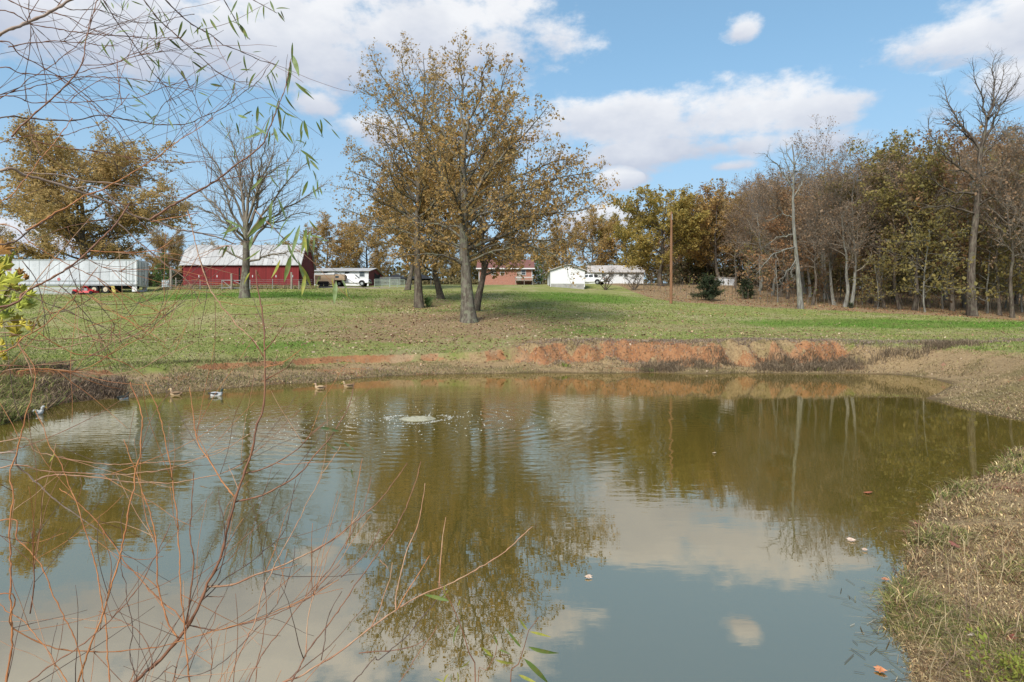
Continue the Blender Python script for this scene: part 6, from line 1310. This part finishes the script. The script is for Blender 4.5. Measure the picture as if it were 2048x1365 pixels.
# orange stems rising from the bank
B(Z3, [(440, 1365), (520, 1150), (600, 900), (690, 600), (760, 230), (790, 100), (795, 0), (798, -110), (775, -225), (738, -325)], 'o', 4.5, 2, 2.6, 2.9, 'b')
B(Z3, [(620, 1365), (600, 1100), (560, 850), (520, 650), (460, 460), (400, 280), (340, 130), (270, 0), (200, -160)], 'o', 4, 1.3, 2.6, 2.9, 'b')
B(Z3, [(1070, 1365), (1050, 1150), (1020, 800), (1005, 600), (1000, 400), (970, 200), (930, 0), (870, -205), (820, -330)], 'o', 4, 1.7, 2.7, 3.0, 'b')
B(Z3, [(1000, 1120), (930, 1000), (900, 850), (880, 600), (850, 450), (780, 240), (700, 0)], 'o', 3.6, 1.5, 2.8, 3.0); B(Z3, [(1050, 1040), (1080, 850), (1090, 650), (1070, 500), (1080, 350), (1085, 180)], 'r', 3.2, 1.4, 2.82, 2.9)
B(Z3, [(30, 1375), (70, 1150), (60, 900), (65, 700), (60, 500), (70, 300), (60, 200), (110, 0), (150, -130), (195, -330), (190, -420), (100, -540)], 'o', 5, 1.6, 2.5, 2.8, 'b')
B(Z3, [(170, 980), (185, 850), (190, 700), (188, 510)], 'r', 2.8, 1.4, 2.6, 2.6); B(Z3, [(380, 1375), (280, 1200), (150, 1050), (40, 960), (0, 900)], 'o', 3, 1.6, 2.5, 2.6, 'b'); B(Z3, [(0, 450), (100, 560), (220, 700), (300, 850), (370, 1000), (450, 1200), (480, 1375)], 'o', 3.2, 2.0, 2.7, 2.6, 't')
B(Z3, [(330, 280), (430, 340), (600, 530), (680, 660), (780, 780), (920, 920), (1060, 1040)], 'o', 1.6, 2.4, 2.95, 2.83); B(Z3, [(0, 75), (90, 150), (190, 230), (330, 350), (450, 440), (580, 540)], 'g', 6.5, 1.8, 2.7, 2.9, 't')
B(Z3, [(0, 160), (250, 180), (500, 195), (720, 195), (780, 185), (900, 170), (1050, 130), (1250, 60), (1420, -40)], 'p', 3.4, 1.2, 2.7, 3.1, 't'); B(Z3, [(60, 0), (200, 60), (330, 95), (500, 130), (700, 140), (900, 125), (1080, 110), (1300, 40)], 'p', 3.0, 1.0, 2.8, 3.1, 't')
B(Z3, [(190, 235), (300, 200), (550, 215), (800, 235), (1000, 240), (1200, 200), (1350, 140), (1500, 20)], 'p', 3.2, 1.1, 2.8, 3.1); B(Z3, [(0, 870), (60, 1040), (200, 1130), (380, 1180), (600, 1190), (800, 1180), (950, 1150), (1150, 1095), (1330, 1050), (1480, 1000), (1620, 940), (1750, 880), (1914, 780)], 'o', 3.0, 1.4, 2.5, 3.0, 't')
B(Z3, [(150, 1375), (400, 1200), (600, 1030), (700, 920), (820, 760), (890, 630), (960, 470)], 'r', 4.2, 1.5, 2.45, 2.7, 'b'); B(Z3, [(820, 1375), (850, 1290), (845, 1200), (790, 1090), (700, 1020), (560, 960)], 'r', 2.6, 1.2, 2.6, 2.7, 'b'); B(Z3, [(770, 1375), (740, 1200), (740, 1000), (700, 780), (680, 560), (690, 380)], 'd', 2.6, 1.1, 2.7, 2.9, 'b')
B(Z3, [(1270, 1390), (1370, 1150), (1440, 1000), (1480, 850), (1560, 700), (1640, 530), (1740, 330), (1850, 150), (1914, 30)], 'p', 3.2, 1.2, 2.7, 3.1, 'b'); B(Z3, [(1390, 1380), (1470, 1220), (1600, 1050), (1750, 850), (1860, 720), (1914, 640), (2004, 480), (2064, 330), (2089, 210)], 'r', 3.2, 1.2, 2.6, 3.1, 'b')
B(Z3, [(1440, 1375), (1470, 1180), (1500, 950), (1490, 800)], 'r', 2.6, 1.2, 2.7, 2.8, 'b'); B(Z3, [(960, 1375), (1000, 1240), (1060, 1040), (1110, 900), (1250, 880)], 'r', 2.6, 1.0, 2.7, 2.9, 'b'); B(Z3, [(1185, 1375), (1195, 1200), (1190, 1110)], 'r', 2.2, 1.1, 2.7, 2.75, 'b')
B(Z3, [(980, 1375), (1100, 1180), (1180, 1050), (1260, 880)], 'r', 2.4, 1.0, 2.6, 2.8, 'b'); B(Z3, [(1060, 1040), (1200, 1070), (1400, 1030), (1600, 960), (1740, 880), (1914, 700)], 'r', 2.4, 1.0, 2.83, 3.1); B(Z3, [(830, 1375), (1000, 1350), (1200, 1290), (1400, 1110), (1550, 940), (1640, 720), (1655, 600)], 'd', 2.2, .9, 2.6, 2.9, 'b')
B(Z3, [(1440, 1480), (1520, 1400), (1620, 1350), (1720, 1310), (1914, 1190), (2084, 1060), (2224, 970), (2364, 880), (2474, 830), (2634, 760), (2784, 670), (2894, 590), (2999, 490)], 'p', 5, 1.8, 2.55, 3.1, 'b')
B(Z8, [(-280, 1380), (-190, 1210), (-100, 1080), (0, 940), (100, 800), (180, 690), (280, 550), (360, 400), (420, 250), (455, 120)], 'r', 4, 1.4, 2.6, 3.1, 'b')
B(Z8, [(310, 970), (320, 850), (370, 650), (430, 480), (465, 330), (475, 240)], 'p', 3, 1.2, 2.8, 3.0); B(Z8, [(555, 825), (565, 700), (580, 560), (595, 440)], 'p', 2.6, 1.1, 2.88, 3.0); B(Z8, [(60, 1380), (220, 1240), (380, 1100), (500, 960), (580, 860)], 'd', 3, 1.4, 2.5, 2.8, 'b')
B(Z8, [(-160, 630), (0, 530), (130, 430), (220, 340), (320, 220), (380, 130)], 'r', 2.6, 1.2, 2.9, 3.1); B(Z8, [(320, 1380), (440, 1200), (520, 1090), (545, 1040)], 'r', 2.6, 1.1, 2.6, 2.7, 'b'); B(Z8, [(110, 1195), (260, 1195), (400, 1165), (480, 1130)], 'r', 2.2, 1.0, 2.65, 2.7); B(Z8, [(320, 960), (390, 840), (460, 730), (505, 650)], 'o', 2.2, 1.0, 2.8, 2.9)
B(Z8, [(-190, 1220), (-180, 1000), (-120, 800), (-60, 620)], 'p', 2.2, 1.0, 2.7, 2.9); B(Z8, [(170, 1060), (230, 930), (270, 800), (300, 690)], 'p', 2.2, 1.0, 2.72, 2.8); B(Z8, [(-100, 1240), (-70, 1020), (10, 860)], 'd', 2.2, .9, 2.65, 2.75); B(Z8, [(30, 620), (80, 400), (110, 200), (125, 100)], 'o', 1.8, .9, 3.0, 3.1); B(Z8, [(0, 780), (100, 690), (180, 590), (225, 500)], 'r', 2.2, 1.0, 2.85, 2.95)
B(Z8, [(230, 675), (270, 720)], 'p', 1.8, 1.2, 2.9, 2.9)
# finer side shoots off the traced twigs
_r = np.random.default_rng(99)
def shoots():
    pool = [b for b in BR if len(b[0]) > 14]
    for k in range(560):
        c, rad, _ = pool[_r.integers(len(pool))]; i = _r.integers(len(c) // 4, len(c) - 2); p = c[i]; t = nrm(c[i + 1] - c[i]); px = CX + F * p[0] / p[1]; py = HY - F * (p[2] - CAMZ) / p[1]
        if not (-20 < px < 640): continue
        d = nrm(t + _r.normal(0, .55, 3) + np.array([0, 0, .12])); L = _r.uniform(.15, .6); pts = [p]
        for q in range(5): d = nrm(d + _r.normal(0, .10, 3) + np.array([0, 0, .05 if py > 600 else -.03])); pts.append(pts[-1] + d * L / 5)
        pts = resample(pts, 10); r0 = max(min(rad[i] * .55, .0022), .0012); g = G(); g.smooth = True; g.tube(pts - WO, np.linspace(r0, .0009, 10), 5); g.build('twig', TW[['o', 'r', 'd', 'p', 'o'][_r.integers(5)] if py > 500 else ['d', 'r'][_r.integers(2)]], WIL, recalc=False)
shoots()
# narrow willow leaves
def willow_leaf(L, w, curl):
    n = 7; t = np.linspace(0, 1, n); wd = w * np.sin(PI * t ** .8) ** .9; wd[0] = w * .05; wd[-1] = 0.0006; x = L * t; z = -curl * L * t ** 2
    V = np.concatenate([np.stack([x, -wd, z], 1), np.stack([x, 0 * wd, z - w * .25], 1), np.stack([x, wd, z], 1)]); q = [(i, i + 1, n + i + 1, n + i) for i in range(n - 1)] + [(n + i, n + i + 1, 2 * n + i + 1, 2 * n + i) for i in range(n - 1)]
    return V, q
def narrow_mat(name, a, b):
    m = attr_mat(name, .5, 0, 3, .4); t = m.node_tree; bs = t.nodes['Principled BSDF']; tc = nd(t, 'ShaderNodeTexCoord'); c = mixc(t, sstep(t, noise(t, tc.outputs['Object'], 30, 4).outputs[0], .45, .68), a, b)
    t.links.new(c, bs.inputs['Base Color'])
    for n_ in t.nodes:
        if n_.type == 'BSDF_TRANSLUCENT': t.links.new(c, n_.inputs[0])
    return m
LMS = [narrow_mat('willow_leaf_green', (.14, .21, .05), (.22, .22, .06)), narrow_mat('willow_leaf_pale', (.28, .36, .16), (.20, .26, .09)), narrow_mat('willow_leaf_dark', (.07, .12, .04), (.15, .12, .05)), narrow_mat('willow_leaf_dry', (.16, .09, .04), (.28, .19, .08)), narrow_mat('willow_leaf_yellow', (.42, .40, .08), (.30, .34, .07))]
WLM = []
for k in range(15):
    V, q = willow_leaf(.11, .0058 + .0016 * (k % 3), [.15, .5, -.2][k % 3]); me = np_mesh('willow_leaf', V, q, None, {'col': np.ones((len(V), 3))}, True); me.materials.append(LMS[k // 3]); WLM.append(me)
BP = [(b[0], b[2]) for b in BR]
def wleaf(px, py, ang, ln, kind=None, D=3.4, name='leaf'):
    """leaf with its stalk end at the pixel, hanging at ang degrees (0 = right, 90 = down); child of the nearest twig"""
    p = P(px, py, D); best = None; bd = 1e9
    for c, o in BP:
        q = c[:, 0] / c[:, 1] * F + CX, HY - F * (c[:, 2] - CAMZ) / c[:, 1]; d = (q[0] - px) ** 2 + (q[1] - py) ** 2; i = int(np.argmin(d))
        if d[i] < bd: bd = d[i]; best = (c[i], o)
    if bd < 30 ** 2: p = P(px, py, best[0][1])
    kd = kind if kind is not None else [0, 0, 1, 2, 0, 1][_r.integers(6)]
    o = bpy.data.objects.new(name, WLM[kd * 3 + _r.integers(3)]); s = ln / F * p[1] / .11
    a = math.radians(ang); ex = Vector((math.cos(a), _r.uniform(-.35, .35), -math.sin(a))).normalized(); up = Vector((_r.uniform(-1, 1), -1, _r.uniform(-.3, 1))); ey = up.cross(ex).normalized(); ez = ex.cross(ey)
    M = Matrix((ex, ey, ez)).transposed().to_4x4(); M.translation = Vector(p - WO); o.matrix_local = M @ Matrix.Scale(s, 4)
    link(o, best[1]); return o
sky_leaves = [(215, 12, 120, 16), (200, 0, 60, 22), (222, 5, 60, 16), (250, 0, 110, 22), (256, 5, 80, 20), (262, 2, 20, 22), (310, 12, 110, 22), (315, 18, 60, 20), (318, 30, 70, 16), (295, 32, 30, 18), (308, 40, 75, 30), (318, 52, 60, 26), (230, 68, -25, 30), (178, 72, 140, 26), (220, 80, 115, 34), (203, 85, 70, 28), (365, 42, 100, 30), (380, 48, 85, 26), (395, 55, 85, 18), (412, 55, 80, 34), (405, 36, 70, 18), (425, 30, 40, 20), (420, 38, 60, 30), (440, 12, 120, 20), (475, 0, 115, 30), (497, 5, 95, 40), (520, 15, 110, 30), (528, 10, 95, 22), (552, 18, -10, 22), (555, 24, 55, 22), (456, 30, 75, 40), (462, 42, 20, 20), (478, 48, 55, 40), (475, 80, 80, 22), (335, 76, 40, 30), (350, 80, 60, 16), (292, 110, 40, 32), (285, 80, 95, 20), (295, 84, 95, 18), (310, 78, 100, 20), (320, 82, 100, 22), (240, 112, 45, 32), (385, 105, 10, 22), (383, 122, 35, 26), (390, 148, -30, 32), (362, 140, 65, 28), (310, 132, 110, 28), (328, 145, 110, 18), (338, 150, 90, 22), (420, 168, 15, 28), (395, 184, 20, 24), (470, 165, 125, 26), (488, 110, 100, 30), (505, 105, -10, 16), (480, 140, 0, 20), (540, 138, 60, 28), (512, 162, 20, 14), (508, 172, 120, 18), (535, 150, 80, 42), (585, 85, 100, 36), (583, 108, 65, 56), (582, 122, 95, 52), (570, 138, 30, 18), (590, 165, 45, 40), (600, 172, 30, 24), (575, 152, 85, 36), (560, 195, 120, 34), (570, 190, 70, 30), (555, 215, 75, 48), (545, 210, 140, 20), (530, 205, 20, 40), (516, 212, 100, 32), (505, 222, 150, 20), (475, 230, 25, 30), (472, 245, 75, 24), (460, 226, 90, 18), (440, 241, 70, 16), (540, 235, 110, 40), (530, 260, 140, 44), (548, 255, 75, 36), (556, 255, 55, 36), (540, 262, 95, 30), (570, 225, 30, 24), (608, 240, 80, 40), (606, 242, 110, 34), (632, 243, 60, 26), (640, 238, 65, 30), (646, 236, 40, 24), (590, 281, -5, 20), (250, 155, 50, 22), (265, 160, 15, 26), (270, 170, 35, 26), (262, 190, 30, 18), (268, 200, 10, 22), (262, 212, 8, 20), (310, 234, 110, 24), (336, 236, 60, 26), (370, 217, 25, 14), (357, 227, 40, 14), (318, 230, 160, 18), (288, 222, 45, 20)]
for a in sky_leaves: wleaf(a[0], a[1], a[2], a[3] * 1.1)
for a in sky_leaves[::2]: wleaf(a[0] + _r.uniform(-26, 26), a[1] + _r.uniform(-20, 20), _r.uniform(40, 130), a[3] * .85)
low_leaves = [(545, 400, 110, 60, 1), (535, 432, 130, 60, 0), (555, 395, 70, 50, 1), (548, 430, 85, 40, 1), (580, 435, 140, 56, 0), (590, 455, 115, 66, 0), (600, 450, 100, 70, 1), (612, 456, 95, 56, 0), (622, 462, 110, 48, 1), (583, 465, 150, 50, 0), (618, 440, 60, 30, 4), (608, 470, 80, 40, 4), (575, 485, 80, 48, 1), (582, 510, 100, 60, 0), (596, 520, 75, 56, 1), (600, 530, 60, 54, 4), (560, 520, 110, 40, 4), (620, 470, 20, 30, 0), (628, 475, 85, 32, 1), (640, 480, 10, 20, 0), (610, 548, 95, 46, 4), (664, 556, 85, 40, 4), (672, 562, 90, 54, 1), (684, 558, 65, 36, 1), (640, 552, 115, 34, 0), (692, 575, 80, 20, 4), (525, 355, 125, 36, 0), (540, 350, 70, 30, 1), (555, 332, 95, 28, 0), (600, 300, 30, 40, 0), (612, 305, 80, 34, 1), (620, 320, 50, 30, 0), (625, 340, 60, 26, 1), (636, 360, 100, 30, 0), (626, 370, 80, 32, 1), (616, 362, 110, 36, 0), (640, 375, 75, 20, 0), (580, 330, 120, 36, 0), (470, 300, 110, 20, 0), (450, 440, 20, 40, 1), (465, 445, 120, 44, 0), (478, 452, 145, 40, 0), (455, 490, 110, 30, 0), (462, 492, 80, 26, 1), (448, 494, 150, 26, 0), (500, 545, 120, 26, 4), (512, 540, 70, 24, 3), (520, 500, 130, 40, 0), (505, 470, 100, 36, 1)]
for a in low_leaves: wleaf(*a)
for a in [(640, 856, 10, 44, 2), (632, 892, 155, 22, 2), (650, 885, 25, 34, 2), (688, 884, 40, 34, 2), (682, 936, 30, 16, 2), (702, 938, 75, 20, 2), (398, 972, 10, 18, 3), (455, 805, 80, 22, 1), (410, 630, -80, 14, 3), (300, 445, 20, 20, 0), (708, 1160, 140, 14, 3), (270, 575, 95, 14, 3), (1072, 1046, 95, 16, 3), (110, 905, 120, 24, 4), (278, 913, 120, 20, 2)]: wleaf(*a)
# ---- sapling with big lobed yellow-green leaves at the left
SAP = thing('sycamore_sapling', 'sapling with large lobed yellow green leaves over the left bank', 'sapling', (-6.2, 4.3, gz(-6.2, 4.3))); SO = np.array(SAP.location)
stem = resample([(-6.2, 4.3, SO[2] - .05), (-5.8, 4.6, 1.2), (-5.3, 4.8, 2.0), (-4.75, 4.95, 2.75)], 12); _g = G(); _g.smooth = True; _g.tube(stem - SO, np.linspace(.035, .008, 12), 8); _g.build('stem', TW['g'], SAP)
YG = [(.44, .44, .06), (.36, .40, .06), (.48, .40, .05), (.42, .33, .05), (.40, .20, .05)]
sp_l = [(5, 500, 36), (14, 530, 36), (4, 548, 30), (28, 560, 34), (8, 570, 40), (20, 590, 36), (5, 610, 34), (34, 578, 26), (48, 600, 30), (58, 612, 34), (30, 600, 30), (10, 632, 26), (35, 640, 26), (26, 656, 30), (64, 655, 24), (82, 650, 22), (6, 650, 26), (8, 690, 26), (30, 690, 18), (52, 590, 26), (2, 585, 34), (16, 515, 28), (-10, 540, 40), (-14, 600, 40), (-12, 650, 36), (6, 708, 18), (40, 545, 20), (62, 590, 22), (22, 625, 18)]
for i in range(6):
    e = P(*[(20, 540, 4.9), (60, 600, 4.9), (30, 580, 5.0), (80, 650, 4.8), (30, 690, 4.9), (8, 510, 5.0)][i]); a = stem[-1 - i]; c = resample([a, (a + e) / 2 + np.array([0, 0, .06]), e], 8); g = G(); g.smooth = True; g.tube(c - SO, np.linspace(.008, .003, 8), 6); g.build('branch', TW['g'], SAP)
sp_l = sp_l + [(a + _r.uniform(-22, 16), b_ + _r.uniform(-20, 20), w * .9) for a, b_, w in sp_l]
for i, (px, py, w) in enumerate(sp_l):
    D = 4.9 + _r.uniform(-.25, .25); p = P(px, py, D); col = YG[(0 if py < 600 else 1 if py < 640 else 2) if _r.random() < .65 else _r.integers(5)]
    o = lob_leaf('leaf', tuple(p - SO), (R(_r.uniform(50, 125)), R(_r.uniform(-40, 40)), R(_r.uniform(-60, 60))), round(w / F * 4.9 * .85, 2), col, SAP)
# ---- leafy stems at the bottom edge
WD = thing('leafy_weed', 'narrow leaved green weed with dark red stems at the water edge', 'weed', (.02, 2.35, gz(.02, 2.35))); DO = np.array(WD.location); BP.clear()
Z9 = lambda x, y: (800 + x * .1795, 1120 + y * .1795)
def wstem(pts, r0, D=2.55):
    q = [P(*Z9(*p), D) for p in pts]; b = np.array((q[0][0], 2.38, 0)); b[2] = gz(b[0], b[1]) - .03; c = resample([b] + q, 18); g = G(); g.smooth = True; g.tube(c - DO, np.linspace(r0, .0012, 18), 6); o = g.build('stem', TW['r'], WD, recalc=False); BP.append((c, o))
wstem([(840, 1370), (790, 1130), (720, 860), (620, 590), (540, 420), (480, 300), (420, 240)], .0055); wstem([(1230, 1390), (1310, 1190), (1390, 950), (1430, 800), (1470, 700), (1550, 640)], .005); wstem([(870, 1370), (960, 1240), (1050, 1090), (1100, 980), (1090, 900)], .0035)
WO_, WO2 = WO, WO; WO = DO
def zl(x, y, ang, L, k): px, py = Z9(x, y); wleaf(px, py, ang, L, k, 2.55)
for a in [(550, 460, 195, 56, 0), (540, 330, 120, 30, 4), (500, 280, 100, 22, 4), (660, 720, 125, 38, 0), (780, 1120, 130, 30, 4), (640, 1250, 80, 16, 4), (540, 1270, 130, 36, 4), (570, 1270, 95, 28, 0), (1420, 780, 230, 34, 4), (1440, 800, 15, 48, 4), (1350, 980, 235, 52, 0), (1430, 970, 18, 62, 0), (1380, 1100, 40, 76, 0), (1320, 1280, 30, 40, 4), (1100, 1000, 8, 24, 0), (1100, 1050, 12, 22, 3), (1050, 1090, 205, 26, 0), (1030, 1080, 225, 34, 4), (1060, 1110, 25, 46, 4), (1095, 960, 250, 28, 0), (650, 520, 280, 16, 4), (480, 1360, 200, 18, 4), (650, 1290, 95, 18, 4)]: zl(*a)
WO = WO_
# ---- bright green low weed on the right bank corner
def corner_weed():
    D = 3.75; x = XD(2035, D); z = gz(x, D); t = Tree(61); r = t.rng; n = 26
    t.explicit([[(a, b, 0), (a + r.normal(0, .04), b + r.normal(0, .04), .09), (a + r.normal(0, .08), b + r.normal(0, .08), r.uniform(.12, .24))] for a, b in r.normal(0, .11, (n, 2))], [.003] * n, [.001] * n, 6, 4)
    t.grow([0], 26, .3, 1, 50, .4, 3, .15, .05, lo=.03, hi=.09, sides=3, rmin=.0008, minlen=.01)
    t.leaves([1], 70, .024, .1, .006, hang=0, aspect=.5)
    t.build('green_weed', 'bright green leafy weed tuft on the corner of the matted bank', 'weed', (x, D, z - .01), TW['r'], leaf_mat('weed_leaves', [(.14, .21, .04), (.22, .27, .05), (.30, .30, .06), (.18, .22, .04)], .3), branch_name='shoots')
corner_weed()
